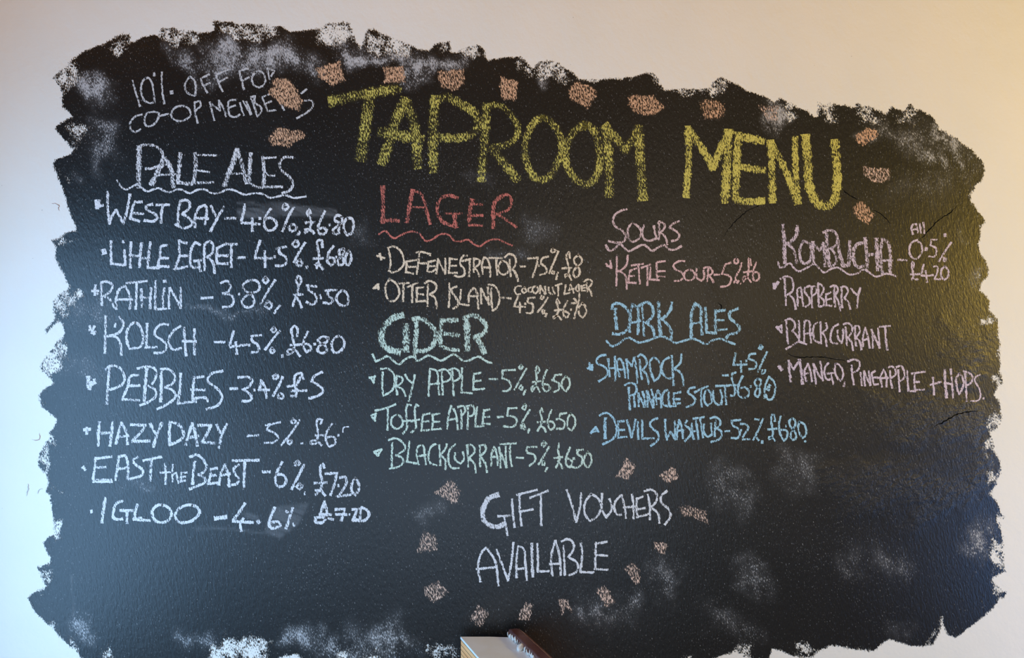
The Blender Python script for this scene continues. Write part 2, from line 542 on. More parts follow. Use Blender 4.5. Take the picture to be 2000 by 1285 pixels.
def wobble(seed, size, amp):
    r = np.random.RandomState(seed)
    out = np.zeros(GX.shape)
    for o_ in range(3):
        sz = size / 2**o_
        gw, gh = int(GX.shape[1] * STEP / sz) + 3, int(GX.shape[0] * STEP / sz) + 3
        t_ = r.rand(gh, gw) * 2 - 1
        u, v = (GX - gx[0]) / sz, (GY - gy[0]) / sz
        i, j = u.astype(int), v.astype(int)
        fu, fv = u - i, v - j
        fu, fv = fu * fu * (3 - 2 * fu), fv * fv * (3 - 2 * fv)
        out += amp / 1.8**o_ * ((t_[j, i] * (1 - fu) + t_[j, i + 1] * fu) * (1 - fv) + (t_[j + 1, i] * (1 - fu) + t_[j + 1, i + 1] * fu) * fv)
    return out


WAX, WAY = wobble(1, 34, 9.0), wobble(2, 34, 9.0)
WBX, WBY = wobble(3, 60, 20.0), wobble(4, 60, 20.0)


def local(tile, text, pad, warp=None):
    p = pts(tile, text)
    xs, ys = [q[0] for q in p], [q[1] for q in p]
    i0, i1 = np.searchsorted(gx, min(xs) - pad), np.searchsorted(gx, max(xs) + pad)
    j0, j1 = np.searchsorted(gy, min(ys) - pad), np.searchsorted(gy, max(ys) + pad)
    sl = (slice(j0, j1), slice(i0, i1))
    ax, ay, am = warp if warp is not None else (0 * GX, 0 * GX, 0.0)
    return sl, inside_dist(p, GX[sl] + am * ax[sl], GY[sl] + am * ay[sl])


for val, soft, t, s in THIN:
    sl, q = local(t, s, 50, (WAX, WAY, 1.0))
    soft *= 1.7
    f = np.clip(0.5 + q / (2 * soft), 0, 1)
    f = f * f * (3 - 2 * f)
    c = cover[sl]
    tgt = np.minimum(c, val)
    cover[sl] = c + (tgt - c) * f
dust = np.zeros(GX.shape)
smear = np.zeros(GX.shape)
for val, soft, t, s in DUST:
    crisp = soft < 5
    sl, q = local(t, s, 90, (WBX, WBY, 0.0 if crisp else 1.0))
    soft *= 1.0 if crisp else 1.6
    f = np.clip(0.5 + q / (2 * soft), 0, 1)
    dst = smear if crisp else dust
    dst[sl] = np.maximum(dst[sl], val * f * f * (3 - 2 * f))
roughv = np.zeros(GX.shape)
for val, soft, t, s in ROUGH:
    sl, q = local(t, s, 110, (WBX, WBY, 1.5))
    soft *= 1.5
    f = np.clip(0.5 + q / (2 * soft), 0, 1)
    roughv[sl] = np.maximum(roughv[sl], val * f * f * (3 - 2 * f))

keep = cover > -0.9
ny, nx = GX.shape
cell = keep[:-1, :-1] | keep[1:, :-1] | keep[:-1, 1:] | keep[1:, 1:]
idx = np.arange(ny * nx).reshape(ny, nx)
quads = np.stack([idx[1:, :-1][cell], idx[1:, 1:][cell], idx[:-1, 1:][cell], idx[:-1, :-1][cell]], 1)
used = np.unique(quads)
remap = np.full(ny * nx, -1)
remap[used] = np.arange(len(used))
co = np.stack([wx(GX.ravel()[used]), np.full(len(used), -0.0008), wz(GY.ravel()[used])], 1)
me = bpy.data.meshes.new('chalkboard')
me.from_pydata(co.tolist(), [], remap[quads].tolist())
for nm, arr in (('cover', cover), ('dust', dust), ('smear', smear), ('rough', roughv)):
    a = me.attributes.new(nm, 'FLOAT', 'POINT')
    a.data.foreach_set('value', arr.ravel()[used].astype(np.float32))
board = link('chalkboard', me, M_BOARD)
board['label'] = 'large ragged-edged black chalkboard painted on the white wall, covered in a chalked drinks menu'
board['category'] = 'chalkboard'

# ------------------------------------------------------------------ chalk writing
LAYER = [0]


class Chalk:
    """collects strokes, then links them as ONE mesh"""
    def __init__(self):
        self.v, self.f, self.ac, self.pr = [], [], [], []

    def stroke(self, line, width, press):
        LAYER[0] += 1
        y = -0.0012 - (LAYER[0] % 400) * 2.0e-6
        q = smooth_line(line, 3.0)
        n = len(q)
        d = np.gradient(q, axis=0)
        d /= (np.linalg.norm(d, axis=1)[:, None] + 1e-9)
        # push both ends out a little: chalk ends are blunt
        q[0] -= d[0] * width * 0.3
        q[-1] += d[-1] * width * 0.3
        nrm = np.stack([-d[:, 1], d[:, 0]], 1)
        fat = 0.54 if width >= 13 else 0.60 if width >= 7 else 0.55 if width > 5 else 0.51
        wv = width * (fat + 0.06 * np.sin(np.arange(n) * 0.9 + LAYER[0]))
        along = np.arange(n) * 3.0
        vary = 0.09 * np.sin(along / 17.0 + LAYER[0] * 2.3) + 0.05 * np.sin(along / 6.0 + LAYER[0])
        b = len(self.v)
        for i in range(n):
            for k, a in ((-1.15, 1.15), (0, 0), (1.15, 1.15)):
                p = q[i] + nrm[i] * wv[i] * k
                self.v.append((wx(p[0]), y, wz(p[1])))
                self.ac.append(a)
                self.pr.append(press + vary[i])
        for i in range(n - 1):
            for k in (0, 1):
                r = b + i * 3 + k
                self.f.append((r, r + 1, r + 4, r + 3))

    def patch(self, poly, press, hub=0.72):
        LAYER[0] += 1
        y = -0.0012 - (LAYER[0] % 400) * 2.0e-6
        rj = np.random.RandomState(LAYER[0])
        q = []
        for i in range(len(poly)):
            a_, b_ = np.array(poly[i]), np.array(poly[(i + 1) % len(poly)])
            k_ = max(2, int(np.linalg.norm(b_ - a_) / 5))
            q += [a_ + (b_ - a_) * j / k_ + (rj.rand(2) - .5) * 3.4 for j in range(k_)]
        q = np.array(q)
        c = q.mean(0)
        b = len(self.v)
        n = len(q)
        self.v.append((wx(c[0]), y, wz(c[1])))
        self.ac.append(0.0)
        self.pr.append(press)
        for rr, a in ((hub, 0.3), (1.08, 1.12)):
            for p in q:
                p2 = c + (p - c) * rr
                self.v.append((wx(p2[0]), y, wz(p2[1])))
                self.ac.append(a)
                self.pr.append(press)
        for i in range(n):
            j = (i + 1) % n
            self.f.append((b, b + 1 + i, b + 1 + j))
            self.f.append((b + 1 + i, b + 1 + n + i, b + 1 + n + j, b + 1 + j))

    def text(self, tile, data, width, press):
        for s in data.split(';'):
            s = s.strip()
            if not s:
                continue
            wd = width
            if s[0] == 'w':
                h, s = s.split(' ', 1)
                wd = float(h[1:])
            self.stroke(pts(tile, s), wd, press)

    def build(self, name, mat, parent, label=None):
        m = bpy.data.meshes.new(name)
        m.from_pydata(self.v, [], self.f)
        for nm, arr in (('across', self.ac), ('press', self.pr)):
            a = m.attributes.new(nm, 'FLOAT', 'POINT')
            a.data.foreach_set('value', np.array(arr, np.float32))
        o = link(name, m, mat, parent)
        if label:
            o['label'] = label
        return o


def write(name, parent, colour, width, press, parts, label=None):
    ck = Chalk()
    for tile, data in parts:
        ck.text(tile, data, width, press + (0.13 if width < 7 else 0.06))
    return ck.build(name, CH[colour], parent, label)


# --- yellow title, one sub-part per letter
TITLE = [
    ('B', 'w24 190,470 350,435 530,400 710,375; w26 490,440 460,640 420,915', .40),
    ('B', 'w24 765,470 690,630 640,800 585,945; w23 765,470 830,630 865,975; w24 575,715 720,740 890,765', .40),
    ('B', 'w22 1000,450 985,650 985,1010; w20 1000,470 1090,440 1190,490 1300,560 1340,640 1300,720 1170,760 1010,750', .40),
    ('B', 'w20 1400,520 1390,700 1360,1080; w15 1390,510 1500,505 1600,590 1650,690 1600,790 1450,830; w20 1440,840 1540,960 1640,1080', .38),
    ('C', 'w17 40,440 -50,510 -95,640 -80,810 0,920 80,910 150,810 190,690 170,570 110,480 40,440', .42),
    ('C', 'w18 370,500 270,570 220,690 230,820 300,920 390,960 460,890 485,760 470,620 430,530 370,500', .43),
    ('C', 'w21 530,520 555,750 560,1040; w20 530,510 610,600 690,690; w19 690,690 740,610 785,520; w22 790,520 800,760 825,1065', .42),
    ('C', 'w15 1175,520 1180,750 1160,1050; w16 1180,530 1290,690 1370,830; w16 1370,830 1430,680 1490,550; w19 1490,550 1480,800 1462,1090', .60),
    ('C', 'w17 1565,570 1555,800 1545,1070; w17 1575,590 1680,605 1755,625; w16 1590,825 1680,840 1765,850; w15 1545,1085 1650,1095 1760,1090', .62),
    ('D', 'w16 20,390 30,600 35,850; w15 30,410 130,600 228,860; w14 210,360 215,600 237,860', .60),
    ('D', 'w19 295,350 310,560 330,760 390,870 450,890 510,850 540,700 520,390', .62),
]
words_ = []
root_bm = Chalk()
LET = []
for t, s, pr in TITLE:
    ck = Chalk(); ck.text(t, s, 20, pr); LET.append(ck)
title = LET[0].build('title_letter', CH['yellow'], board, 'wide yellow chalk letter T that opens the title')
title_names = 'TAPROOMMENU'
for i, ck in enumerate(LET[1:], 1):
    ck.build('title_letter', CH['yellow'], board, 'wide yellow chalk letter ' + title_names[i] + ' of the title')

# --- member offer, thin white chalk
W_ = 4.6
write('offer_line', board, 'grey', W_, .58, [('A',
    '437,310 460,400 495,510;540,290 510,330 505,400 525,460 570,485 610,480 600,400 585,320 560,290 535,295;w5 605,250 605,272;665,245 665,340 675,430 685,490;w6.5 740,395 742,410;'
    '880,285 850,330 850,385 880,415 925,430 930,370 920,310 885,280;970,295 990,350 1020,405;975,290 1035,262;990,350 1040,330;'
    '1090,265 1110,330 1140,395;1100,260 1185,225;1110,325 1175,285;1270,240 1290,310 1305,380;1270,235 1340,215;1290,315 1345,285;'
    '1400,245 1370,290 1380,340 1420,362 1465,340 1470,280 1440,240 1395,245;1490,215 1505,300;1490,215 1545,235 1520,275')],
    'thin white chalk line reading 10% OFF FOR')
write('offer_line', board, 'grey', W_, .58, [('A',
    '510,575 460,590 420,640 425,695 460,710 500,690;590,555 545,570 530,620 545,665 590,660 630,620 645,565 600,553;640,590 715,570;'
    '800,510 750,540 740,590 790,625 850,615 890,575 870,525 810,508;920,480 925,560 945,640;920,480 960,470 970,500 930,545;'
    '1040,480 1060,560 1075,620;1045,485 1120,545;1120,545 1110,465;1112,468 1150,530 1165,590;1240,462 1190,470 1185,520 1200,585 1240,595 1275,575;1190,520 1238,505;'
    '1275,485 1305,580;1300,470 1335,530 1360,575;1325,475 1365,570;1360,440 1385,510 1410,585;1360,440 1395,430 1390,480 1440,520 1440,560 1410,590;'
    '1450,440 1470,500 1490,550;1450,440 1505,415;1470,495 1520,470;1490,550 1555,540;1590,480 1605,510 1620,540;1795,378 1755,410;1780,465 1840,470 1845,510 1790,565 1720,603')],
    'thin white chalk line reading CO-OP MEMBERS')

# --- headings: lettering is the part, the wavy line below it a sub-part
def heading(colour, width, press, parts, under, uw, label):
    h = write('section_heading', board, colour, width, press, parts, label)
    write('wavy_underline', h, colour, uw, press + .05, under)
    return h

heading('white', 8, .52, [('A',
    'w10 490,830 485,950 490,1140;w6 475,850 490,825 550,812 630,830 670,880 660,950 610,990 540,1000;w10 690,920 640,1010 585,1120;w9 690,920 735,1000 755,1140;w5 620,1050 780,1040;'
    '810,880 800,1000 790,1100;w7 790,1105 900,1120;925,880 930,980 912,1110;w5 940,890 1090,895;w5 940,1010 1035,1025;w6 910,1110 1065,1105;'
    'w10 1255,850 1210,980 1155,1130;1255,850 1300,1000 1325,1110;w5 1170,1040 1300,1035;1360,880 1350,1000 1345,1110;w6 1345,1100 1400,1140 1470,1145;'
    'w7 1455,905 1465,1020 1460,1140;w5 1470,915 1555,910;w5 1470,1020 1500,1050 1545,1050;w5.5 1460,1140 1605,1140;w6 1685,910 1625,910 1585,960 1600,1010 1660,1060 1690,1120 1660,1170 1605,1190')],
    [('A', '315,1090 350,1140 385,1160 430,1140 470,1120;500,1140 550,1175 600,1160 640,1150 690,1175 740,1180 780,1160 830,1165 880,1190 940,1165 1000,1160 1060,1190 1120,1185 1180,1160 1240,1170 1310,1200 1390,1190 1450,1195 1510,1225 1570,1215 1630,1205 1690,1225 1790,1215')],
    4.6, 'white chalk heading reading PALE ALES')
heading('red', 8, .52, [('K',
    'w9 180,95 180,300 180,540;w8 160,535 260,515 375,525;w8.5 555,140 515,330 482,535;w6.5 560,150 640,170 700,300 770,560;w4.5 540,350 690,355;'
    'w7 1115,235 1010,205 900,250 865,330 875,460 940,540 1080,590;w5 960,430 1170,430;1080,440 1080,520 1100,600;1300,260 1270,400 1260,580;w6 1310,310 1425,320;w6 1250,455 1430,455;w6 1260,575 1420,580'),
    ('L', 'w8 280,195 170,290 150,420 155,610;w6 280,195 340,200 380,280 350,370 250,420 190,430;w6 200,440 300,500 440,600')],
    [('K', '130,690 210,650 260,700 320,740 400,705 480,670 560,655 640,690 720,775 800,755 880,700 950,685 1020,710 1080,775 1150,780 1250,760 1320,815 1400,840 1470,790 1560,755 1640,760 1710,795 1800,830')],
    4.2, 'red chalk heading reading LAGER')
heading('mint', 12, .54, [('M',
    'w14 420,550 300,590 200,700 160,810 190,920 260,980 380,1010;w15 470,680 470,830 470,990;w9 600,590 600,750 590,890 585,1060;w9 560,600 640,590 760,660 840,760 830,880 760,970 660,1000 590,985;'
    'w8 915,610 905,750 900,900;w9 910,620 1110,610;w9 960,780 1130,800;w7 900,930 990,970 1130,990;w12 1230,620 1235,800 1240,980;w9 1190,590 1290,550 1400,590 1475,690 1440,780 1330,820;w11 1350,830 1410,920 1450,1020')],
    [('M', '50,1040 90,1130 160,1100 240,1065 300,1110 380,1165 450,1110 540,1070 570,1080;585,1060 595,1125 660,1105 740,1055 820,1080 900,1120 990,1080 1070,1040 1130,1075 1190,1120 1260,1115 1380,1070 1450,1110 1500,1140 1545,1147')],
    5, 'bold mint green chalk heading reading CIDER')
heading('mauve', 5, .56, [('Q',
    '475,120 400,140 320,200 305,280 340,340 420,390 460,460 440,520 360,540 250,520;550,300 495,360 490,440 520,520 590,515 645,460 650,380 600,320 550,300;695,320 670,400 690,490 760,515 830,490;815,330 830,420 855,490;'
    '885,270 880,400 880,500;865,295 930,290 950,350 890,420;900,410 960,470 985,560;1130,270 1060,300 1010,340;1010,350 1100,400 1135,450 1110,500 1040,520')],
    [('Q', '215,570 260,640 330,610 390,560 440,600 500,645 580,610 690,565 740,600 790,640 870,600 950,570 1000,620 1060,630 1160,585')],
    5, 'dusky pink chalk heading reading SOURS')
heading('blue', 6, .54, [('S',
    'w7 395,210 400,330 415,465;360,215 365,160 430,145 520,190 580,290 580,400 540,480 460,530 365,525;575,500 580,300 610,155;610,155 670,200 685,330 680,530;w5 590,390 710,365;'
    'w5 730,150 745,340 755,550;690,175 800,130 865,200 860,310 780,390;790,390 860,450 890,565;w7 940,130 945,330 965,550;1105,135 1090,220 1020,310 960,345;980,340 1070,430 1100,510 1095,590'),
    ('U', 'w6.5 110,150 65,280 60,400 65,570;110,145 175,190 185,350 200,535;w5 60,400 200,380;240,200 250,350 255,510;255,510 370,515;370,230 365,350 370,520;365,245 485,230;w5 370,355 470,355;w5 400,480 510,470;650,210 550,260 545,320 620,390 670,460 640,510 540,535 500,580')],
    [('S', '285,615 350,680 420,660 560,575 620,600 690,635 790,615 980,560 1060,590 1150,640 1220,625 1365,590 1450,615 1535,655 1615,610 1715,590 1785,615 1895,655')],
    5, 'light blue chalk heading reading DARK ALES')
kh = heading('lilac', 7, .54, [('X',
    'w7.5 185,125 200,300 210,600;365,140 350,260 270,340 220,370;w6.5 260,370 320,440 360,600;w6 440,330 405,400 410,560 450,610 510,590 540,480 510,360 445,325;560,340 560,480 570,600;w6 560,345 650,450;w6 650,450 690,350;690,350 710,480 715,640;'
    '730,200 745,400 770,640;w5.5 690,215 760,190 840,220 870,310 840,390 780,420;w5.5 800,430 850,520 850,600 780,650;870,300 890,450 940,640;940,640 1000,630;1025,330 1020,480 1010,630;1190,350 1110,370 1070,470 1080,600 1130,655 1200,640;1215,290 1230,440 1245,690'),
    ('Y', '100,500 210,490;w8 200,300 210,450 220,690;w6.5 275,300 255,450 275,730;275,300 340,340 370,450 370,740;w5 250,570 400,570;w5 475,560 580,568')],
    [('X', '125,590 145,660 200,650 270,605 310,650 380,705 470,670 590,620 640,670 700,720 800,670 880,660 940,700 1020,745 1110,735 1200,685 1266,720 1346,770 1426,755 1470,735 1526,742 1606,770')],
    4.4, 'lilac chalk heading reading KOMBUCHA')
write('price', kh, 'lilac', 4.4, .62, [('Y',
    '660,240 640,180 660,120 700,115;700,110 710,160 725,220;645,185 715,175;745,110 760,225;790,95 805,230;715,315 650,340 615,430 630,510 690,550 740,520 775,440 760,360 725,335;w7 820,425 832,427;960,310 890,310;890,310 880,380;880,380 950,420 950,490 920,525 860,520;'
    'w6 1062,240 1062,265;1140,345 1080,430 985,580;1050,535 1040,575 1070,585 1075,545;665,660 675,620 655,585 645,620 655,700 665,780 645,810;630,745 745,740;650,795 720,810;795,620 770,730;765,760 880,760;820,700 835,840;w5 905,750 905,758;920,645 960,645 970,690 930,800;920,805 1005,805;1060,640 1020,680 1020,780 1055,815 1100,770 1100,690 1060,640')],
    'lilac chalk note reading ALL 0.5% £4.20')

# --- menu lines: the name is the part; bullet, strength and price are its sub-parts
def menu_line(colour, width, press, label, name, bullet, price, pcolour=None):
    o = write('menu_line', board, colour, width, press, name, label)
    if bullet:
        write('bullet_mark', o, colour, width, press + .12, [bullet])
    if price:
        # the cut falls before the pound sign
        first = [(t, d.split('|')[0]) for t, d in price if '|' in d or t != 'W' or len(price) == 1]
        last = [(t, d.split('|')[1]) for t, d in price if '|' in d] or [q for q in price if q[0] == 'W']
        write('strength', o, pcolour or colour, width, press, first)
        write('price', o, pcolour or colour, width, press, last)
    return o

WT, WP = 5.6, .60
menu_line('white', WT, WP, 'white chalk line reading WEST BAY 4.6% £6.80', [('E',
    '312,25 312,150 328,345;328,345 350,280 395,205;395,205 430,270 470,345;470,345 510,200 535,50;590,120 560,190 540,290;590,130 655,125;570,240 670,245;540,290 630,320;760,150 695,165 710,205 790,250 815,290 770,320 680,310;800,155 930,155;865,165 850,250 850,335;'
    '1040,120 1020,230 1020,370;1040,115 1110,110 1140,150 1120,200 1060,245;1060,245 1130,290 1160,340 1120,380 1060,385 990,350;1190,380 1190,280 1230,185 1290,155 1305,200 1290,350;1190,285 1320,295;1350,165 1370,210 1400,270;1480,175 1440,240 1400,310 1345,420')],
    ('E', '195,110 205,190;195,180 265,160;225,110 215,190;200,150 230,150'),
    [('F', '105,290 205,290;300,150 290,220 265,320;265,335 350,340 450,350;375,290 375,420;450,285 450,298;560,195 510,270 495,340 520,405 570,410 620,360 600,310 545,285 510,300;700,150 680,185 700,205 735,185 725,155 695,150;790,180 740,270 680,420;770,355 745,390 770,425 815,395 800,355 765,358;850,425 835,455|'
     '960,240 945,200 925,230 960,300 960,370 940,410 905,435;910,335 1000,330;905,405 950,400 995,440;1105,220 1060,310 1035,390 1045,440 1100,445 1125,410 1090,385 1050,395;1150,350 1152,362;1270,275 1220,265 1205,310 1250,340 1240,390 1250,440 1205,450 1185,410 1230,370 1275,320 1270,275;1330,290 1295,340 1295,400 1325,460 1370,440 1390,370 1380,300 1330,290')])
menu_line('white', WT, WP, 'white chalk line reading LITTLE EGRET 4.5% £6.80', [('E',
    '345,520 345,640 350,745;350,745 470,760;w7 470,520 472,530;480,610 485,680 490,760;545,530 540,650 540,785;530,665 640,670;650,540 640,650 630,780;740,530 725,650 715,790;650,690 730,690;715,785 830,790;910,560 845,575 840,640 830,700 815,770;840,690 920,690;815,770 925,775;'
    '1030,510 1030,600 1035,660 1000,760 985,800;1030,520 1105,540;1030,670 1110,665;990,800 1110,775;1240,555 1190,530 1155,590 1140,700 1160,780 1225,780;1220,710 1245,820;1180,720 1250,710;1285,560 1280,680 1285,810;1285,550 1330,520 1370,560 1360,640 1310,680;1330,690 1370,740 1385,840;1410,590 1405,680 1410,750;1410,590 1500,545;1405,665 1520,665;1410,745 1515,745'),
    ('F', '100,550 220,550;165,550 165,660 165,780')],
    ('E', 'w9 270,610 278,640'),
    [('F', '230,685 300,685;455,515 420,610 400,690;400,690 570,690;500,620 505,780;600,670 600,682;610,595 715,575;640,600 650,640;650,640 710,680 715,740 680,765 610,765;810,515 775,550 810,575 845,550 820,515;905,535 850,620 795,730;850,705 820,740 850,775 875,745 850,705;w7 918,775 922,788|'
     '1080,580 1075,510 1035,515 1035,600 1050,690 1020,790;990,695 1085,690;1010,760 1035,735 1085,800;1190,570 1140,640 1130,720 1165,765 1200,730 1190,690 1140,685;1215,675 1216,685;1290,595 1250,610 1250,650 1285,690 1285,750 1245,760 1235,710 1270,670 1300,620 1290,595;1340,620 1310,680 1315,745 1340,765 1365,710 1360,640 1340,620')])
menu_line('white', 5.2, .56, 'white chalk line reading RATHLIN 3.8% £5.50', [('E',
    '250,930 250,1040 255,1160;250,935 310,925 360,970 340,1020 275,1070;275,1070 330,1100 380,1190;400,1200 400,1080 440,990 490,970 520,1030 540,1110 535,1200;410,1105 560,1105;500,940 610,930 705,920;605,940 600,1060 595,1200;650,1000 655,1090 655,1180;640,1080 750,1095;750,990 740,1090 740,1195;795,920 790,1060 790,1200;790,1205 900,1195;w7 885,918 885,926;880,990 865,1090 870,1190;935,990 925,1090 930,1195;935,990 990,1080 1045,1190;1045,985 1045,1090 1045,1190')],
    ('E', '190,960 185,1060;155,1020 220,1020;165,1010 210,1050'),
    [('E', '1250,1090 1365,1085'), ('F', '60,940 120,920 155,960 140,1020 80,1045;100,1050 160,1060 190,1120 160,1170 80,1180;245,1045 246,1055;370,910 310,930 280,970 310,1020 370,1060 395,1120 370,1175 300,1175 270,1130 300,1080 360,1040 430,1020 450,970 420,920 370,910;510,880 480,915 510,945 540,915 510,880;605,910 540,1010 460,1150;530,1120 500,1170 550,1200 575,1160 530,1120;650,1165 595,1240|'
     '860,890 850,875 835,870 815,910 835,970 830,1040 800,1110 780,1170;790,1055 880,1055;820,1080 850,1130 870,1185;860,890 865,930 840,970;920,965 1020,975;930,960 940,1010;935,1010 1000,1050 1020,1110 980,1155 920,1130;1055,1060 1065,1095;1110,1015 1220,1010;1130,1015 1140,1070 1180,1100 1170,1140 1090,1135;1280,1015 1235,1050 1220,1110 1260,1160 1320,1165 1340,1110 1320,1040 1280,1015')])
menu_line('white', 5.2, .60, 'white chalk line reading KOLSCH 4.5% £6.80', [('G',
    '292,90 290,250 285,460;430,95 470,160 430,250 360,280 285,295;330,290 400,300 440,360 450,480;388,165 385,195;590,155 520,210 500,300 530,415 640,395 670,310 640,200 590,155;710,165 705,280 700,395;690,405 805,400;920,175 860,170 790,230 790,280 860,330 905,390 870,450 780,460;1045,190 980,230 930,310 930,370 970,425 1050,410;1080,205 1085,340 1100,485;1065,340 1200,345;1185,220 1180,340 1185,475')],
    ('G', '130,190 180,270;180,190 150,260;125,230 190,250'),
    [('G', '1385,350 1485,350'), ('H', '190,240 160,340 150,390;150,400 320,375;210,350 220,470;345,375 346,386;465,280 365,290;375,290 370,330 430,380 435,440 370,455;590,200 565,230 590,250 615,225 590,200;650,240 590,310 505,425;575,410 555,440 575,460 600,440 575,410;675,480 678,500|'
     '825,290 830,220 800,185 770,220 780,300 795,400 770,460 730,475 735,430 800,430 855,490;760,380 865,375;935,245 895,330 890,400 920,450 965,420 950,380 890,370;1000,365 1001,376;1140,310 1080,295 1030,330 1060,360 1110,390 1120,440 1070,460 1030,430 1060,380 1120,350 1140,310;1240,290 1180,340 1175,410 1200,455 1270,430 1300,370 1280,310 1240,290')])
menu_line('white', 5.4, .60, 'white chalk line reading PEBBLES 3.4% £5', [('G',
    '330,610 315,780 305,970;290,625 340,590 420,600 480,690 470,760 390,810 310,830;620,680 540,695 520,780 470,900 460,930;520,790 635,785;460,920 630,935;w6.5 705,620 690,780 680,940;610,615 720,595 790,620 800,680 760,770;720,790 790,830 800,880 740,940 640,985;w6.5 850,650 850,800 845,945;845,620 930,625 990,700 970,760 900,800;890,800 960,830 995,890 930,960 860,1000 810,1020;'
    '1045,665 1040,800 1020,950;1010,965 1200,945;1180,700 1170,800 1165,930;1180,710 1275,695;1150,825 1285,830;1165,915 1310,920 1315,945;1465,640 1350,670 1315,735 1380,790 1440,850 1460,910 1420,980 1300,1025')],
    ('G', 'w8 120,700 125,800;w8 125,790 180,750;w7 130,820 150,750;170,730 185,725'),
    [('H', '155,820 225,815;235,705 330,700 380,730 350,790 280,830;290,825 340,860 370,910 340,940 275,940;395,825 396,836;465,730 455,790 440,830;440,830 545,830;470,740 500,800 520,910;610,675 580,695 595,720 635,705 630,680;680,700 640,790 585,890;650,870 630,910 680,910 685,880 650,870|'
     '890,720 870,660 810,680 800,770 820,840 810,900 765,890;730,795 820,780;760,840 920,835;830,760 870,680;1080,650 1000,690 970,740;970,740 1050,790 1085,840 1030,890 945,915')])
menu_line('white', 6.2, .56, 'white chalk line reading HAZY DAZY 5% £6', [('I',
    '232,75 220,190 220,310;210,185 360,180;360,75 350,190 335,310;395,290 420,180 450,80;450,80 490,150 510,295;420,220 520,210;545,100 690,105;690,110 640,180 560,260;560,270 730,262;740,90 780,170 800,190;855,80 810,190 770,320;935,100 930,200 935,300;935,75 1010,90 1070,170 1070,220 1010,270 930,300;1095,300 1130,180 1160,85;1160,85 1190,180 1210,310;1120,230 1220,210;1220,105 1350,105;1345,110 1310,190 1260,270;1260,275 1385,285;1405,100 1440,170 1455,185;1510,95 1460,190 1430,330')],
    ('I', '100,130 100,190;75,150 135,145'),
    [('J', 'w5 325,212 440,205;w5 655,75 510,105;w5 545,110 520,150 600,185 635,230 600,270 500,282;w5 780,40 760,70 790,85 815,65 780,40;w5 850,50 790,150 665,305;w5 745,240 730,275 750,300 770,270 745,240;w4 865,285 880,285|'
     'w5 1060,90 1080,50 1035,45 1020,80 1030,160 1030,230 1010,290 960,290 960,260 1020,260 1070,305;w5 1010,205 1090,205;w5 1175,90 1120,180 1115,260 1150,320 1205,290 1195,225 1130,225;w5 1240,200 1241,210;w3 1340,120 1290,130 1285,175')])
menu_line('white', 5.6, .58, 'white chalk line reading EAST THE BEAST 6% £7.20', [('I',
    '190,430 180,540 165,660;190,440 350,420;180,530 290,525;165,670 355,670;w4 200,650 350,650;390,655 410,530 425,420;425,420 490,405 515,490 515,560 510,640;410,545 510,530;610,425 570,450 590,500 660,550 660,600 590,630 510,645;670,460 850,420;755,445 745,560 740,660;w4.5 885,490 895,590 890,695;w4.5 840,580 940,575;w4.5 965,500 960,580 965,670;w4.5 965,600 1000,580 1010,630 1020,685;w4.5 1050,580 1045,630 1050,670;w4.5 1050,585 1105,578;w4.5 1045,625 1090,620;w4.5 1040,670 1090,660;'
    '1185,470 1170,580 1165,695;1140,425 1200,400 1270,450 1300,520 1280,570 1220,600;1220,600 1280,630 1290,670 1220,710 1135,745;1350,540 1340,620 1320,690;1350,545 1410,535;1335,610 1400,605;1320,690 1420,680'),
    ('J', '40,700 60,590 100,500;100,500 130,580 145,720;60,610 150,590;240,500 190,540 200,590 240,640 220,690 130,705;175,460 440,455;300,470 295,600 290,740')],
    ('I', 'w6.5 65,525 85,550'),
    [('J', 'w6 480,572 550,572;675,475 625,570 605,650 630,715 690,710 715,650 680,600 620,600;830,465 800,485 820,510 855,490 830,465;895,500 840,610 770,745;850,690 820,720 850,750 880,715 850,690;w4 900,775 902,800|'
     '1100,530 1085,490 1060,520 1060,590 1075,670 1065,740 1010,800;1000,685 1120,680;1010,760 1060,760 1105,810;1110,590 1230,585;1220,590 1200,690 1160,805;w4 1240,700 1240,720;1255,630 1310,620 1320,680 1280,760 1235,820;1235,820 1365,800;1410,635 1375,690 1375,770 1410,810 1445,740 1430,660 1410,635')])
menu_line('white', 5.8, .64, 'white chalk line reading IGLOO 4.6% £7.20', [('I',
    'w6.5 290,835 270,950 255,1080;460,865 400,890 375,950 370,1030 410,1050 460,1045;440,960 560,960;505,970 505,1085;610,900 590,970 580,1050;570,1050 650,1035;600,1055 735,1060;860,905 790,920 760,980 790,1060 850,1080 930,1050 945,960 860,905;1160,905 1020,950 990,1010 1020,1070 1140,1070 1200,1030 1235,970 1160,905')],
    ('I', 'w5.5 143,962 148,980'),
    [('I', 'w7.5 1390,1040 1500,1025'), ('J', 'w6.5 300,890 250,970 185,1060;180,1070 380,1080;285,1040 255,1090 265,1165;w8 430,1075 440,1070;600,930 560,1030 545,1110 580,1140 660,1110 640,1075 570,1080;w4.5 720,965 712,980 735,975;780,935 750,1030 715,1140;w5 785,1090 795,1115|'
     '1100,870 1055,1000;1100,870 1120,960 1120,1020 1080,1080 1010,1080 1005,1030 1100,1030 1185,1050;1050,1000 1165,1000;1210,950 1300,945;1300,945 1270,1060;1215,1000 1320,1000;w4 1350,995 1350,1006;1380,950 1420,950 1410,1000 1385,1060;1385,1060 1440,1055;1460,940 1460,1000 1450,1065;1470,930 1530,960 1545,1010 1500,1060 1450,1065')])

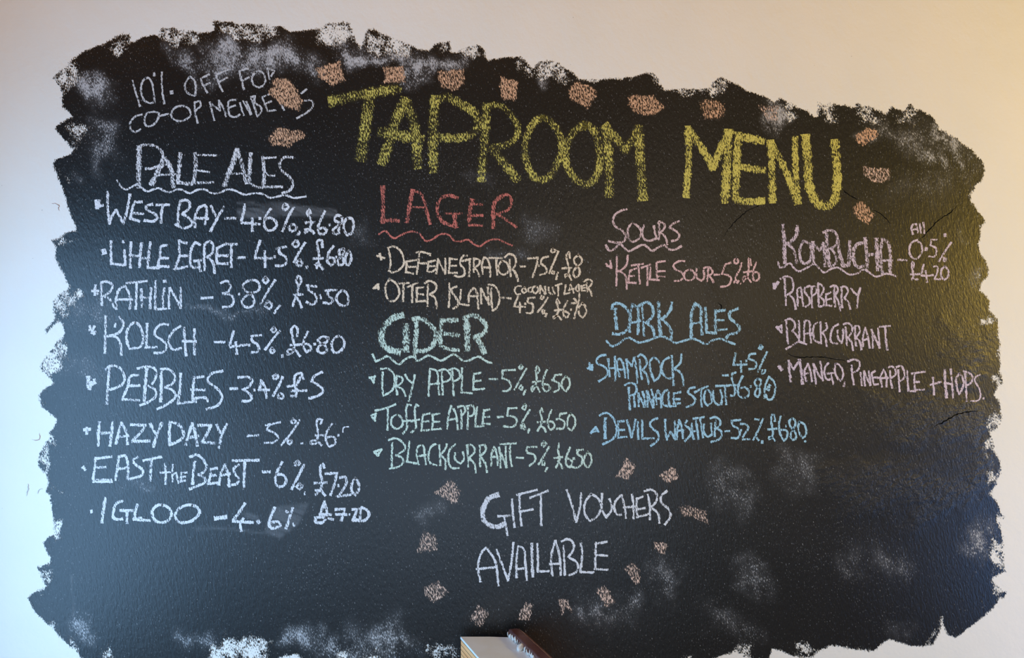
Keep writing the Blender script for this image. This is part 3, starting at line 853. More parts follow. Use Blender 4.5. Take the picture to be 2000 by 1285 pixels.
CT, CP = 4.6, .64
menu_line('cream', CT, CP, 'cream chalk line reading DEFENESTRATOR 7.5% £8', [('K',
    '245,860 270,980 275,1080 255,1150;245,860 320,845 400,900 440,1000 440,1070 390,1130 300,1170 255,1150;475,1030 475,1100 465,1170;480,1030 600,1015;480,1100 590,1100;465,1165 560,1185;640,910 625,1040 605,1190;595,920 640,910 775,940 770,955;630,1055 725,1055;750,1040 740,1150;750,1040 835,1020;745,1095 830,1090;735,1150 780,1165 840,1130;870,995 860,1100 850,1185;870,1000 910,1080 960,1190;960,995 965,1090 960,1185;1020,990 1015,1080 1005,1175;1020,1000 1110,1005;1015,1085 1100,1085;1005,1175 1110,1175;'
    '1235,960 1190,960 1150,1060 1200,1130 1200,1200 1130,1225 1080,1210;1170,1030 1280,1000;1265,1010 1270,1110 1260,1220;1320,990 1320,1165;1320,1000 1390,1010 1390,1060 1330,1110;1330,1110 1370,1160 1390,1220;1430,1190 1425,1060 1450,980 1490,1000 1520,1100 1525,1225;1425,1105 1530,1110'),
    ('L', '95,990 260,990;190,1000 190,1100 200,1200;260,1030 220,1080 225,1160 265,1195 320,1180 345,1110 320,1050 260,1030;355,1010 360,1110 370,1220;295,980 350,940 420,970 430,1070 390,1130;w5.5 390,1130 430,1180 465,1275')],
    ('K', '105,960 200,990;140,935 160,1010'),
    [('L', '490,1095 555,1095;585,995 710,985;710,990 690,1090 645,1230;720,1080 721,1090;840,970 760,1000 750,1060;750,1060 810,1110 815,1170 735,1200;895,875 870,900 895,920 935,895 895,875;965,905 920,1020 850,1180;890,1150 880,1175 910,1190 920,1160;960,1170 940,1255|1110,990 1100,910 1065,960 1080,1030 1100,1120 1090,1190 1050,1230 1045,1200 1090,1195 1130,1265;1015,1120 1130,1110;1215,950 1160,1010 1190,1080 1235,1140 1215,1220 1175,1235 1155,1170 1200,1100 1255,1050 1260,1000 1215,950')])
ot = menu_line('cream', CT, CP, 'cream chalk line reading OTTER ISLAND 4.5% £6.70', [('M',
    '265,95 215,180 220,290 260,370 330,365 385,270 350,160 265,95;375,155 505,145;440,160 435,260 435,375;490,195 615,145;550,180 545,280 545,390;605,205 605,300 600,380;600,210 690,200;605,280 690,290;600,380 710,370;745,165 740,300 740,435;705,150 760,120 840,160 850,220 800,270 760,285;770,290 830,330 855,465;1010,150 1015,300 1005,450;1105,190 1040,220 1040,250 1090,320 1120,380 1110,440 1060,465;1160,230 1150,330 1140,410;1140,410 1260,425;1255,385 1265,270 1320,205 1350,240 1365,340 1380,470;1260,310 1380,310;1410,215 1410,310 1415,405;1410,215 1460,310 1510,420;1495,200 1500,300 1508,415'),
    ('N', '125,210 125,340 140,490;90,165 150,175 220,260 220,400 180,470 140,490')],
    ('M', '60,215 110,165;120,160 125,225;65,205 130,215'),
    [('N', '265,330 370,340;460,320 430,390 415,440;410,440 550,445;485,390 485,515;555,400 556,412;670,330 590,335;590,335 580,380 640,410 650,470 630,520 565,520;755,305 740,340 770,350 785,315;835,330 770,430 705,510;770,480 765,525 790,530 790,490;820,530 805,565|980,400 955,340 945,400 970,470 950,540 910,595 905,570 960,560 1005,605;920,490 1020,480;1080,370 1035,470 1040,560 1075,575 1105,530 1050,500;1125,475 1126,486;1135,400 1220,395;1215,400 1190,490 1165,590;1165,340 1215,400;1270,400 1230,450 1230,540 1270,580 1310,530 1305,440 1270,400')])
write('tasting_note', ot, 'cream', 3.9, .66, [('N',
    '500,185 440,190 420,240 450,290 490,285;540,200 510,240 530,275 570,250 540,200;625,200 590,220 600,260 635,255;690,190 650,200 645,250 680,280 715,240 690,190;740,180 735,275;740,180 800,290;800,190 810,280;845,200 850,260 890,290;895,200 920,280;930,180 1010,155;965,180 965,305;1060,170 1040,285;1040,285 1110,270;1100,240 1120,160 1160,270;1110,230 1160,215;1220,165 1190,200 1190,240 1225,250;1225,170 1230,300 1235,350 1215,380;1255,180 1260,245;1255,185 1300,170;1255,215 1300,205;1260,245 1310,240;1320,140 1330,255;1285,130 1340,100 1385,120 1370,180 1340,200 1370,250 1385,310')],
    'small cream chalk note reading COCONUT LAGER')

MT, MP = 4.6, .63
menu_line('mint', MT, MP, 'mint chalk line reading DRY APPLE 5% £6.50', [('O',
    '210,150 205,280 215,405;190,115 260,110 330,170 340,250 310,350 215,405;365,190 355,290 370,395;365,190 420,210 425,250 370,300;380,310 430,340 460,410;455,175 490,230 530,265;560,180 540,280 495,465;710,410 715,280 725,120;725,115 790,130 815,280 825,395;715,285 830,270;855,150 860,270 865,395;820,135 890,120 950,180 940,230 870,260;970,130 975,270 985,405;935,125 1000,110 1050,160 1040,220 980,250;1075,105 1075,240 1070,370;1065,370 1185,380;1205,165 1200,260 1200,340;1205,170 1285,155;1200,250 1280,240;1195,340 1320,330')],
    ('O', '65,210 120,200;75,210 115,265;125,190 110,260'),
    [('P', '145,225 230,225;290,130 425,125;290,130 285,215;285,215 350,240 380,300 350,350 290,355;490,75 465,95 485,120 510,95 490,75;550,110 490,210 420,340;490,290 470,325 500,345 505,310;540,345 515,395|670,160 690,120 665,80 650,130 660,210 650,280 610,365 605,320 650,300 695,365;615,260 705,245;770,125 735,220 730,320 760,360 800,340 790,290 735,280;830,230 831,242;860,180 930,175;860,185 850,240 900,270 900,340 845,365;980,195 940,240 940,320 980,360 1020,290 1010,220 980,195')])
menu_line('mint', MT, MP, 'mint chalk line reading TOFFEE APPLE 5% £6.50', [('O',
    '130,570 250,540 350,500;265,550 265,660 265,780;370,615 310,650 315,740 380,765 430,710 400,630 370,615;520,510 480,500 465,550 470,660 475,760 430,820;430,685 520,675;600,520 575,500 560,550 565,660 570,760 520,810;520,685 610,665;650,610 640,690 630,790;650,615 725,600;640,690 710,685;630,785 720,780;755,610 755,700 750,775;755,615 830,600;755,690 830,690;750,775 850,765;915,765 925,640 955,515;955,515 1000,580 1030,775;925,670 1020,655;1060,560 1070,650 1070,765;1030,530 1090,520 1110,570 1070,625;1140,540 1140,650 1135,770;1120,520 1190,515 1210,570 1190,620 1140,630;1240,530 1225,640 1220,740;1215,745 1310,735'),
    ('P', '85,560 75,640 70,710;85,570 145,555;75,640 150,635;70,710 150,715')],
    ('O', '85,620 140,600;95,640 130,680;135,600 120,670'),
    [('P', '230,640 295,635;345,545 445,540;350,550 340,620;340,625 420,640 445,690 410,740 300,740;530,500 500,540 530,560 545,520 530,500;585,560 530,650 480,740;510,710 490,760 540,775 520,720;580,770 565,810|730,580 715,540 700,580 715,650 715,700 670,790;670,695 750,690;690,745 730,750 760,800;820,560 785,660 785,740 815,780 855,740 830,690 790,690;880,655 881,667;920,605 985,595;920,605 905,650;905,655 960,690 950,760 880,765;1030,600 1000,660 1000,750 1040,790 1080,720 1070,640 1030,600')])
menu_line('mint', MT, MP, 'mint chalk line reading BLACKCURRANT 5% £6.50', [('O',
    '315,920 310,1060 310,1190;275,890 350,870 430,920 455,980 400,1030 350,1055;370,1060 430,1090 430,1140 370,1185 285,1200;500,905 490,1020 475,1125;475,1125 580,1145;605,1155 580,1060 610,950 650,950 665,1040 680,1155;580,1070 680,1050;790,935 750,950 710,1050 730,1140 800,1165;825,945 835,1050 840,1165;910,935 890,990 840,1050;850,1060 890,1100 895,1210;1005,935 945,990 925,1090 960,1190 1040,1195;1000,1030 1005,1110 1060,1145 1095,1100 1085,1020;1130,950 1140,1060 1145,1180;1125,950 1180,945 1215,1000 1150,1090;1160,1095 1210,1150 1225,1245'),
    ('P', '40,950 40,1060 45,1180;40,950 95,940 105,1000 50,1060;60,1080 100,1150 120,1240;165,1170 165,1060 195,960 225,1040 235,1165;165,1075 235,1070;250,970 265,1080 265,1190;250,970 290,1080 330,1190;320,960 325,1080 330,1190;265,935 435,925;370,940 370,1060 390,1175')],
    ('O', '115,1020 200,990;150,1060 195,1000;125,1030 165,1060'),
    [('P', '440,1080 515,1085;555,965 660,965;555,970 555,1020 630,1050 645,1110 580,1170;740,905 715,935 735,965 765,930 740,905;795,965 740,1060 680,1155;735,1120 715,1160 745,1165 740,1125;775,1190 755,1230|905,925 895,1010 910,1080 900,1130 870,1190;850,1085 940,1075;890,1120 920,1150 940,1200;1025,970 985,1070 985,1160 1020,1190 1050,1130 1000,1090;1065,1085 1066,1098;1095,1000 1165,995;1120,1000 1100,1030 1155,1080 1150,1150 1100,1190 1040,1180;1215,1020 1180,1080 1190,1170 1225,1190 1260,1110 1240,1040 1215,1020')])
menu_line('pink', 4.4, .64, 'pink chalk line reading KETTLE SOUR 5% £6', [('Q',
    '350,695 350,880 345,1080;490,700 470,820 410,880 360,900;370,890 450,940 470,1010 475,1120;520,900 500,970 500,1045;520,890 600,860;505,960 575,955;495,1040 590,1045;535,825 680,805;620,820 630,930 640,1055;660,855 770,815;735,850 735,950 735,1075;770,850 770,940 760,1000;755,1000 880,1010;850,780 850,890 855,990;850,785 955,770;860,900 955,895;860,965 955,965;1200,770 1120,775 1060,830 1080,870 1160,910 1190,960 1150,1010 1075,1020;1260,880 1205,910 1205,990 1260,1015 1325,970 1310,900 1260,880;1350,870 1355,980 1410,1015;1440,890 1440,990 1410,1015;1500,850 1490,940 1480,1025;1440,860 1500,845 1550,890 1540,930 1490,950;1500,955 1540,990 1560,1040')],
    ('Q', '215,805 270,850;270,765 280,860;225,830 275,840'),
    [('R', '190,855 320,855;600,555 475,590;475,590 430,690 380,840;380,835 540,870 610,930 590,1060 520,1130 355,1160;740,455 700,480 710,570 770,570 790,500 740,455;880,560 830,720 730,920 735,1000;680,1050 720,1000;760,1060 800,1010;w3 850,1070 850,1090|1115,620 1100,500 1055,440 1045,560 1050,700 1030,860 920,1030 905,950 960,890 1020,920 1110,1040;930,795 1120,770;1240,545 1180,720 1160,860 1190,1000 1280,990 1320,900 1280,800 1190,790')])
BT, BP = 4.8, .64
menu_line('blue', BT, BP, 'light blue chalk line reading SHAMROCK 4.5% £6.80', [('V',
    '275,20 200,35 165,80 175,130 240,155 290,200 300,250 270,300 190,350;308,70 315,170 325,290;315,185 395,185;390,40 395,180 400,340;450,290 425,190 420,90 455,60 490,120 520,305;430,200 515,205;535,75 550,190 560,315;540,80 600,160;600,160 635,50;635,50 660,190 675,375;700,80 710,190 730,325;680,40 715,15 780,70 790,130 735,215;745,215 790,270 815,385;880,55 835,100 840,220 885,350 940,300 970,190 930,90 880,55;1070,50 1000,100 980,190 1010,280 1060,315 1110,310;1105,30 1115,190 1130,400;1228,10 1210,120 1140,190;1140,200 1210,240 1240,300 1250,405')],
    ('V', '70,120 85,205;50,190 105,150;105,145 105,210'),
    [('U', '620,770 605,850 595,910;590,915 760,910;685,870 690,1005;755,860 756,872;870,775 795,790 785,840;785,840 870,880 870,950 790,970;935,670 910,705 935,720 960,690 935,670;1015,755 960,870 900,1000;955,980 945,1025 985,1010 990,980'),
     ('W', '331,277 396,274;495,240 450,260 445,320 475,400 485,480 470,530 430,530;400,405 540,395;580,285 530,400 525,500 570,555 640,540 660,490 610,425 560,435;680,410 681,422;770,320 735,350 745,400 790,440 795,510 770,550 735,510 760,440 810,380 800,330 770,320;910,290 860,420 855,560;920,300 980,370 985,470 950,570 900,580 870,520;w6 920,400 890,450 910,460')])
menu_line('blue', BT, BP, 'light blue chalk line reading PINNACLE STOUT', [('V',
    '565,430 570,560 580,705;515,400 560,375 640,390 665,460 640,510 580,530;630,540 640,670;685,500 690,590 690,665;690,510 760,670;740,480 765,580 770,670;790,470 800,570 800,670;800,480 870,680;850,455 870,560 880,680;915,640 905,530 930,460 960,520 975,680;910,570 975,560;1050,460 1010,480 985,560 1000,640 1060,665;1065,490 1065,580 1075,660;1075,665 1155,660;1130,500 1125,570 1130,630;1130,505 1215,485;1125,575 1205,575;1125,635 1210,625;1395,425 1320,450 1310,490 1370,540 1400,590 1370,640 1285,675'),
    ('W', '-20,490 60,445 145,415;60,450 60,560 65,670;130,460 100,520 110,620 140,655 185,620 190,540 160,470 130,460;210,470 220,590 270,645 310,640;300,460 325,540 310,640;245,410 410,405;360,410 365,530 375,640')], None, None)
menu_line('blue', BT, BP, 'light blue chalk line reading DEVILS WASHTUB 5.2% £6.80', [('V',
    'w6 270,815 265,930 270,1065;200,780 270,745 350,790 400,890 410,990 370,1070 240,1140;430,860 435,960 435,1060;425,855 505,850;440,960 510,960;435,1055 540,1045;540,840 570,930 600,1055;650,830 625,950 600,1055;680,860 680,970 685,1075;735,840 735,960 735,1065;735,1070 885,1065;925,815 860,840 830,890 870,950 930,1000 940,1060 910,1110 840,1160;1020,830 1025,960 1040,1085;1040,1085 1090,985;1090,985 1150,1080;1150,1080 1145,950 1140,850;1165,1080 1175,950 1195,835;1195,835 1230,930 1245,1065;1180,975 1250,960;1295,845 1270,890 1330,950 1345,1010 1310,1060 1270,1100;1355,880 1360,980 1380,1075;1360,985 1430,960;1410,850 1425,960 1440,1075;1375,820 1510,800;1460,820 1475,930 1495,1055'),
    ('W', '90,890 100,1000 140,1045 190,1020;185,880 190,960 195,1010;240,840 235,940 230,1040;175,815 240,800 300,850 290,910 240,950;270,950 310,980 310,1050 260,1090 185,1110')],
    ('V', '90,1000 150,925;150,925 185,985;110,985 175,970'),
    [('W', '360,975 415,975;440,845 555,835;445,850 460,905 530,950 545,1010 520,1060 440,1060;555,960 556,972;555,885 620,890 650,930 620,990 580,1050;580,1080 665,1075;735,825 780,832;835,820 790,930 715,1085;760,1060 780,1090;825,1100 825,1125|985,850 980,770 950,770 940,840 950,930 960,1000 940,1060 910,1080 910,1050 950,1060 985,1095;900,955 1005,945;1055,790 1035,900 1055,1020 1095,1100 1135,1050 1130,970 1060,960;1125,905 1126,918;1200,820 1165,850 1180,920 1240,990 1245,1070 1215,1090 1180,1040 1210,960 1240,890 1230,830 1200,820;1290,860 1275,930 1300,1020 1330,1065 1370,1030 1375,950 1340,880 1290,860;1363,1100 1368,1110')])
LT, LP = 4.5, .66
menu_line('lilac', LT, LP, 'lilac chalk line reading RASPBERRY', [('X',
    '205,800 215,960 225,1130;155,800 210,770 290,790 315,870 300,960 240,1000;270,1000 320,1060 345,1180;370,1140 370,1020 375,920 410,905 425,1000 440,1140;375,1035 430,1030;525,890 460,915 460,960 520,1050 520,1110 470,1150;545,920 545,1040 555,1160;540,900 595,900 610,960 550,1020;625,860 630,990 635,1140;625,855 690,900 690,960 650,1020;660,1030 700,1080 690,1140 635,1145;730,990 725,1060 730,1135;730,1000 785,970;725,1065 790,1050;730,1130 795,1140;830,900 830,1020 840,1150;780,900 830,885 875,920 840,1010;845,1010 880,1080 905,1200;925,920 920,1040 930,1160;915,910 960,895 1000,940 960,1040;965,1050 1010,1100 1030,1180;1040,920 1080,970 1110,1000;1155,915 1130,1010 1115,1165')],
    ('X', 'w5.5 70,860 80,920;w5.5 125,840 80,920;72,870 110,865'), None)
menu_line('lilac', LT, LP, 'lilac chalk line reading BLACKCURRANT', [('Z',
    '230,180 235,310 248,455;215,165 270,145 330,190 335,250 300,300;310,300 370,370 390,410 320,470 225,525;385,170 390,280 390,430;390,430 480,465;455,430 450,300 460,175;460,170 510,175 525,300 540,445;450,335 545,325;615,190 575,230 565,340 580,410 640,445;655,185 660,320 665,455;725,200 740,260 680,320;680,320 715,370 735,490;880,215 820,250 785,350 795,440 870,455;870,290 880,390 920,450;935,275 940,380 920,450;970,250 980,370 990,480;945,215 1000,200 1055,250 1040,330 990,385;1000,385 1045,440 1065,540;1090,240 1090,370 1105,485;1085,240 1130,235 1150,300 1100,390;1110,390 1150,430 1170,530;1190,490 1190,370 1220,255;1220,255 1250,370 1275,510;1195,410 1260,395;1295,280 1310,400 1315,510;1300,290 1350,400 1400,510;1380,265 1390,390 1400,510;1395,245 1530,235;1470,250 1475,390 1495,535')],
    ('Z', '105,245 160,310;165,225 170,320;120,250 165,240'), None)
menu_line('lilac', LT, LP, 'lilac chalk line reading MANGO, PINEAPPLE + HOPS', [('Z',
    'w5.5 258,670 265,790 285,930;260,680 320,780;320,780 390,660;w6 390,660 415,800 430,960;480,925 455,840 460,790 500,710;500,710 530,800 550,930;465,835 535,820;565,710 580,820 600,960;570,715 620,820 680,920;655,680 670,800 685,920;755,700 715,750 715,870 750,910 800,890;745,830 815,825;790,830 815,965;845,710 835,790 870,890 910,925 940,860 930,780 880,715 845,710;960,935 950,990;1045,730 1055,850 1075,970;1000,680 1080,655 1140,680 1145,750 1110,800 1060,820;1160,820 1175,980;1200,800 1205,890 1215,985;1205,810 1280,980;1260,800 1275,890 1285,975;1300,820 1310,900 1330,965;1300,825 1340,800;1310,880 1380,880;1330,970 1380,965'),
    ('a', '145,740 125,620 165,525 195,600 200,740;60,630 220,630;245,540 250,650 270,755;225,495 265,485 310,530 310,590 255,630;345,530 355,650 365,800;325,495 380,480 420,550 420,630 365,670;460,540 465,660 475,790;475,795 560,795;550,590 550,680 555,790;515,575 680,550;555,680 610,680;560,780 670,775;780,625 790,730 795,840;750,715 880,680;w5.5 930,530 935,690 955,875;935,690 1025,710;1005,520 1020,700 1035,880;1115,575 1075,630 1085,760 1110,835 1140,780 1165,690 1145,610 1115,575;1185,570 1195,720 1205,920;1165,545 1220,560 1280,620 1250,700 1205,720;w3.6 1375,590 1320,615 1305,660 1360,760 1375,870 1350,910 1255,920;1412,885 1418,886')],
    ('Z', 'w6.5 137,740 170,785'), None)

write('voucher_notice', board, 'white', 5, .66, [('b',
    'w9 785,340 700,370 640,470 635,570 690,640 780,660 850,630;785,555 900,550;850,570 880,745;925,385 935,530 950,665;1000,330 1005,500 1020,650;975,340 1175,290;1000,510 1135,485;1105,370 1285,300;1215,350 1215,500 1220,645'),
    ('c', '35,395 85,540 130,715;180,425 170,560 130,715;280,435 220,520 220,640 265,705 340,660 380,550 340,470 280,435;390,430 390,590 430,670;465,485 490,580 430,670;580,445 520,520 515,590 550,645 580,640;585,445 615,560 630,675;600,570 720,560;690,440 705,560 705,680;740,475 735,570 745,670;735,485 800,460;740,590 820,575;745,665 860,635;850,440 870,570 870,690;815,405 880,390 940,440 930,510 880,570;890,575 950,630 965,725;1040,405 980,460 985,520 1060,590 1075,660 1020,740')],
    'white chalk line reading GIFT VOUCHERS')
write('voucher_notice', board, 'white', 5, .66, [('b',
    '610,1210 585,1080 620,920 665,870;665,870 750,990 790,1250;570,1085 770,1065;770,890 830,1050 885,1200;940,820 920,1010 885,1200;970,1170 970,1010 985,860;985,860 1030,870 1060,1040 1075,1195;975,1085 1070,1075;w6 1125,830 1125,1000 1135,1160;1180,830 1185,980 1185,1110;1185,1110 1295,1105;1330,1150 1320,950 1360,800;1360,800 1400,940 1415,1145;1305,1035 1395,1030'),
    ('e', '238,265 245,450 252,600;215,215 290,190 350,240 340,330 290,395;300,400 390,460 400,530 360,580 300,600;435,240 450,340 430,560;430,565 580,570;610,230 600,380 600,530;600,245 730,220;605,370 735,380;590,530 740,540')],
    'white chalk line reading AVAILABLE')

# --- orange dashes that ring the title and the voucher notice
DASH = [
    ('A', '1540,290 1650,285 1730,380 1775,480 1740,550 1620,530 1490,410', 'orange', .62),
    ('A', '1490,770 1560,665 1680,695 1760,690 1800,750 1660,835 1520,820', 'orange', .56),
    ('B', '65,210 260,145 305,315 200,358 80,285', 'orange', .62),
    ('B', '590,195 755,195 775,325 600,335', 'orange', .62),
    ('B', '1005,235 1225,215 1235,345 1150,400 1040,360', 'orange', .56),
    ('B', '1510,275 1655,310 1645,440 1615,475 1520,455 1495,350', 'orange', .62),
    ('C', '228,225 300,150 455,212 465,270 390,385 340,345 250,305', 'orange', .58),
    ('C', '705,260 900,260 1005,360 900,435 760,405 708,360', 'orange', .58),
    ('C', '1258,310 1330,285 1465,330 1475,420 1420,465 1300,455', 'orange', .50),
    ('C', '1715,335 1885,345 1875,465 1780,465', 'peach', .42),
    ('D', '668,340 780,275 860,300 855,350 740,425 690,390', 'orange', .62),
    ('D', '733,578 850,588 965,600 955,690 900,715 800,705 742,650', 'peach', .52),
    ('D', '655,900 730,840 845,960 780,1040 680,985', 'orange', .56),
    ('b', '125,325 310,165 415,290 385,440 330,430', 'peach', .50),
    ('c', '630,65 735,155 650,300 525,262', 'peach', .56),
    ('c', '1105,150 1175,265 1050,340 950,255', 'peach', .56),
    ('c', '1145,560 1220,540 1445,600 1460,750 1280,665 1200,678', 'peach', .47),
    ('e', '1262,212 1435,238 1390,380 1262,290', 'peach', .54),
    ('e', '915,520 1015,450 1105,530 1118,685 1065,720', 'peach', .48),
    ('e', '600,755 710,710 845,912 715,990', 'peach', .52),
    ('e', '165,868 295,865 345,1055 270,960 215,1080', 'peach', .50),
    ('d', '1320,900 1420,928 1370,1135 1220,1112', 'peach', .52),
    ('d', '785,935 915,1030 820,1210 755,1180 688,1090', 'peach', .48),
    ('d', '330,655 400,740 465,800 260,935 160,810 138,740', 'peach', .48),
    ('d', '150,85 270,120 335,220 320,325 65,358', 'peach', .46),
]
for t, s, cname, pr in DASH:
    ck = Chalk()
    ck.patch(pts(t, s), pr - 0.08, 0.75)
    ck.build('chalk_dash', CH[cname], board, 'orange scribbled chalk dash' if cname == 'orange' else 'pale orange scribbled chalk dash')

# ------------------------------------------------------------------ cracks and gouges
def sliver(tile, text, width, depth=0.0006):
    """a thin raised or open line on the plaster, tapering to both ends"""
    q = smooth_line(pts(tile, text), 4.0)
    n = len(q)
    rnd = np.random.RandomState(int(q[0][0]))
    d = np.gradient(q, axis=0)
    d /= np.linalg.norm(d, axis=1)[:, None] + 1e-9
    nr = np.stack([-d[:, 1], d[:, 0]], 1)
    q = q + nr * ((rnd.rand(n, 1) - .5) * 2.2 + np.cumsum(rnd.rand(n, 1) - .5, 0) * 0.9)
    b = bmesh.new()
    rows = []
    for i in range(n):
        hw = width * 0.36 * min(1.0, 0.25 + 4 * min(i, n - 1 - i) / n) * (0.6 + 0.8 * rnd.rand())
        row = []
        for k, yy in ((-1, -0.00105), (0, -0.00105 - depth), (1, -0.00105)):
            p = q[i] + nr[i] * hw * k
            row.append(b.verts.new((wx(p[0]), yy, wz(p[1]))))
        rows.append(row)
    for i in range(n - 1):
        for k in (0, 1):
            b.faces.new((rows[i][k], rows[i][k + 1], rows[i + 1][k + 1], rows[i + 1][k]))
    return b


M_CRACK = mat_plain('open_crack', (0.004, 0.004, 0.004), 0.9, spec=0.05)
for t, s, wd in (('D', '580,760 640,810 700,840', 2.4), ('D', '820,920 900,970 950,1030', 2.0),
                 ('D', '1480,880 1420,940 1330,1000 1270,1070 1190,1150', 2.8),
                 ('px', '1500,392 1460,412 1432,436 1415,462', 2.0),
                 ('px', '1538,690 1560,698 1600,696 1655,702', 2.6),
                 ('r2', '10,590 100,540 190,500 310,485', 3.2), ('px', '1402,590 1410,600 1398,612', 2.5)):
    bm_obj('crack', sliver(t, s, wd, 0.0002), M_CRACK, board)
M_GOUGE = mat_plain('scraped_plaster', (0.5, 0.5, 0.5), 0.7)
for t, s, wd in (('l3', '45,345 40,380 32,410', 2.6), ('l3', '120,370 102,378 95,398', 2.0)):
    bm_obj('gouge', sliver(t, s, wd, 0.0012), M_GOUGE, wall)
M_RUST = mat_plain('rust_pencil', (0.35, 0.20, 0.16), 0.8)
bm_obj('pencil_mark', sliver('l1', '133,1083 160,1088 178,1092 176,1110 178,1130', 1.6, 0.0002), M_RUST, wall)
bm_obj('pencil_mark', sliver('l3', '62,106 100,104 102,70', 1.2, 0.0002), M_RUST, wall)

# ------------------------------------------------------------------ the plywood box in front of the wall
# its top, seen from above: far left corner, far right corner, then towards the room
ZT = 0.544
U = Vector((0.349, -0.937, 0))                 # direction of its sides, towards the room
PA = Vector((-0.1775, -0.070, 0))
PB = Vector((0.020, -0.078, 0))
LEN = 0.46


def prism(poly, z0, z1, bevel=0.0):
    b = bmesh.new()
    lo_ = [b.verts.new((p.x, p.y, z0)) for p in poly]
    hi_ = [b.verts.new((p.x, p.y, z1)) for p in poly]
    n = len(poly)
    b.faces.new(hi_)
    b.faces.new(lo_[::-1])
    for i in range(n):
        j = (i + 1) % n
        b.faces.new((lo_[i], lo_[j], hi_[j], hi_[i]))
    bmesh.ops.recalc_face_normals(b, faces=b.faces)
    if bevel:
        bmesh.ops.bevel(b, geom=list(b.edges), offset=bevel, segments=2, affect='EDGES', profile=0.6)
    return b


def inset(poly, d):
    c = sum(poly, Vector()) / len(poly)
    return [p + (c - p).normalized() * d for p in poly]


PM = (PA + PB) * 0.5 + Vector((0, 0.004, 0))
foot = [PA, PA + U * LEN, PB + U * LEN, PB, PM]
box = bpy.data.objects.new('plywood_box', None)
box.location = (0.0, -0.25, 0)
col.objects.link(box)
box['label'] = 'white-topped plywood box with a dark red-brown wooden rail, standing below the chalkboard'
box['category'] = 'box'
OFF = Vector((0, 0.25, 0))
foot = [p + OFF for p in foot]
M_PLY = None
g = NT('stacked_plywood_edge')
tc = g.n('TexCoord')
sep = g.n('SeparateXYZ')
g.l(tc.outputs['Object'], sep.inputs[0])
ph = g.math('FRACT', g.math('MULTIPLY', sep.outputs[2], 62.0))
gap = g.ramp(ph, 0.0, 0.16)
tone = g.noise((4, 4, 140), 0, 3)
wood = g.mix(g.ramp(tone, 0.3, 0.7), (0.84, 0.36, 0.13), (0.95, 0.50, 0.22))
wood = g.mix(gap, (0.10, 0.05, 0.025), wood)
M_PLY = g.done(g.bsdf(wood, 0.6, g.bump(gap, 0.004), 0.3))
M_TOP = mat_plain('worn_white_paint', (0.80, 0.87, 0.90), 0.40, (0.77, 0.82, 0.82), (9, 9, 9), 0.0006)
M_RAIL = mat_plain('dark_red_brown_wood', (0.085, 0.030, 0.026), 0.34, (0.13, 0.055, 0.05), (30, 8, 30), 0.0006, 0.6)
M_DRIP = mat_plain('dried_white_paint', (0.74, 0.74, 0.70), 0.5, (0.62, 0.62, 0.58), (60, 60, 60), 0.001)
bm_obj('body', prism(inset(foot, 0.003), 0.0, ZT - 0.008), M_PLY, box)
bm_obj('top_board', prism(foot, ZT - 0.008, ZT, 0.0012), M_TOP, box)

# the rail lies along the right edge: flat crown, a bevel falling away on its right
side = Vector((U.y * -1, U.x, 0))              # to the right, across the rail
R0 = Vector((-0.0106, -0.058, 0)) + OFF
prof = [(-0.002, 0.0), (0.0, 0.0205), (0.003, 0.0225), (0.030, 0.0225), (0.034, 0.021), (0.056, 0.006), (0.058, -0.03), (0.030, -0.03), (0.026, 0.0)]
b = bmesh.new()
rings = []
rnd = random.Random(8)
NR = 24
for i in range(NR + 1):
    s_ = LEN * 0.97 * i / NR
    ring = []
    for (a_, z_) in prof:
        taper = 1.0 if i else 0.93
        j_ = (rnd.random() - .5) * 0.0012
        p = R0 + U * s_ + side * (a_ * taper + j_)
        ring.append(b.verts.new((p.x, p.y, ZT + z_ * taper + (rnd.random() - .5) * 0.0006)))
    rings.append(ring)
m_ = len(prof)
for i in range(NR):
    for k in range(m_):
        k2 = (k + 1) % m_
        b.faces.new((rings[i][k], rings[i][k2], rings[i + 1][k2], rings[i + 1][k]))
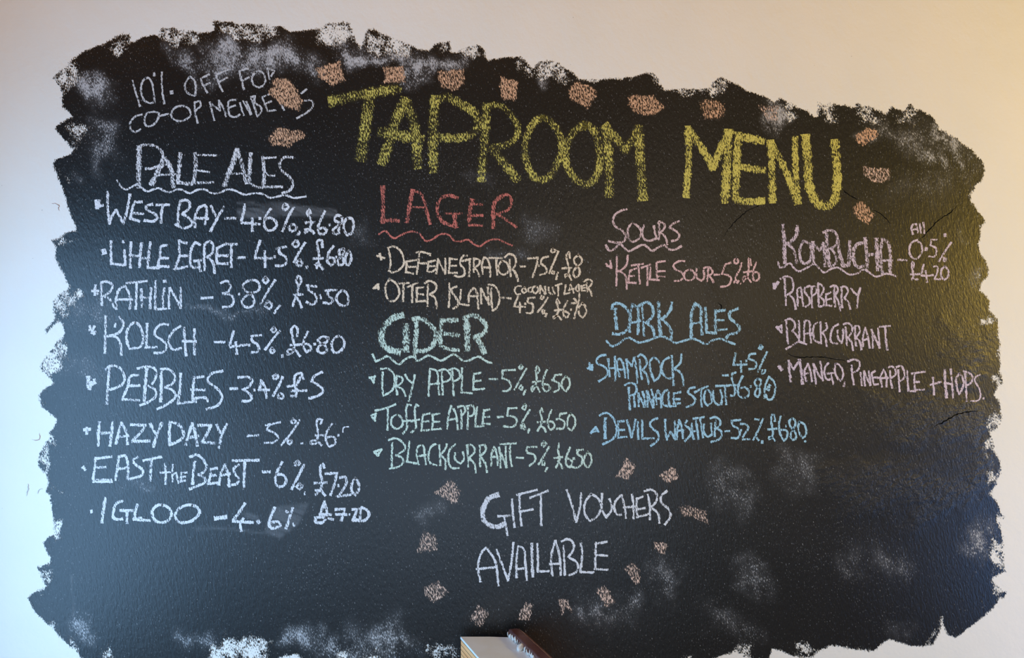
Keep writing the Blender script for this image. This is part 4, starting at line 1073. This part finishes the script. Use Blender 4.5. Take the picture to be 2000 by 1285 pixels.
b.faces.new(rings[0][::-1])
b.faces.new(rings[-1])
rail = bm_obj('rail', b, M_RAIL, box)
rail['label'] = 'dark red-brown chipped wooden rail'
# pale strip along its ridge, a highlight put in as colour
b = bmesh.new()
prev = None
for i in range(1, 40):
    s_ = LEN * 0.95 * i / 40
    wv = 0.0004 + 0.0016 * rnd.random()
    c_ = R0 + U * s_ + side * (0.0325 + (rnd.random() - .5) * 0.002)
    e1 = b.verts.new((c_.x - side.x * wv, c_.y - side.y * wv, ZT + 0.0232))
    e2 = b.verts.new((c_.x + side.x * wv, c_.y + side.y * wv, ZT + 0.0226))
    if prev:
        b.faces.new((prev[0], prev[1], e2, e1))
    prev = (e1, e2)
bm_obj('ridge_highlight', b, mat_plain('highlight_colour', (0.34, 0.24, 0.22), 0.5), rail)


def blob(c, r, seed):
    rr = random.Random(seed)
    b = bmesh.new()
    bmesh.ops.create_icosphere(b, subdivisions=3, radius=1.0)
    k = [Vector((rr.uniform(-1, 1), rr.uniform(-1, 1), rr.uniform(-1, 1))) for _ in range(4)]
    for v in b.verts:
        f = 1 + 0.16 * sum(math.sin(3.4 * v.co.dot(q) + i) for i, q in enumerate(k))
        v.co = Vector((c.x + v.co.x * r[0] * f, c.y + v.co.y * r[1] * f, c.z + v.co.z * r[2] * f))
    return b


# crusts of white paint along the inner foot of the rail
rc = random.Random(21)
s_ = -0.001
i = 0
while s_ < LEN * 0.9:
    r_ = (rc.uniform(.002, .0042), rc.uniform(.003, .009), rc.uniform(.003, .009))
    c_ = R0 + U * s_ + side * rc.uniform(-0.0045, -0.001)
    bm_obj('paint_crust', blob(Vector((c_.x, c_.y, ZT + r_[2] * rc.uniform(.5, 1.4))), r_, i), M_DRIP, rail, True)
    s_ += r_[1] * rc.uniform(0.9, 3.0)
    i += 1
c_ = R0 + U * 0.135 + side * -0.010
bm_obj('paint_crust', blob(Vector((c_.x, c_.y, ZT + 0.009)), (0.011, 0.015, 0.012), 77), M_DRIP, rail, True)
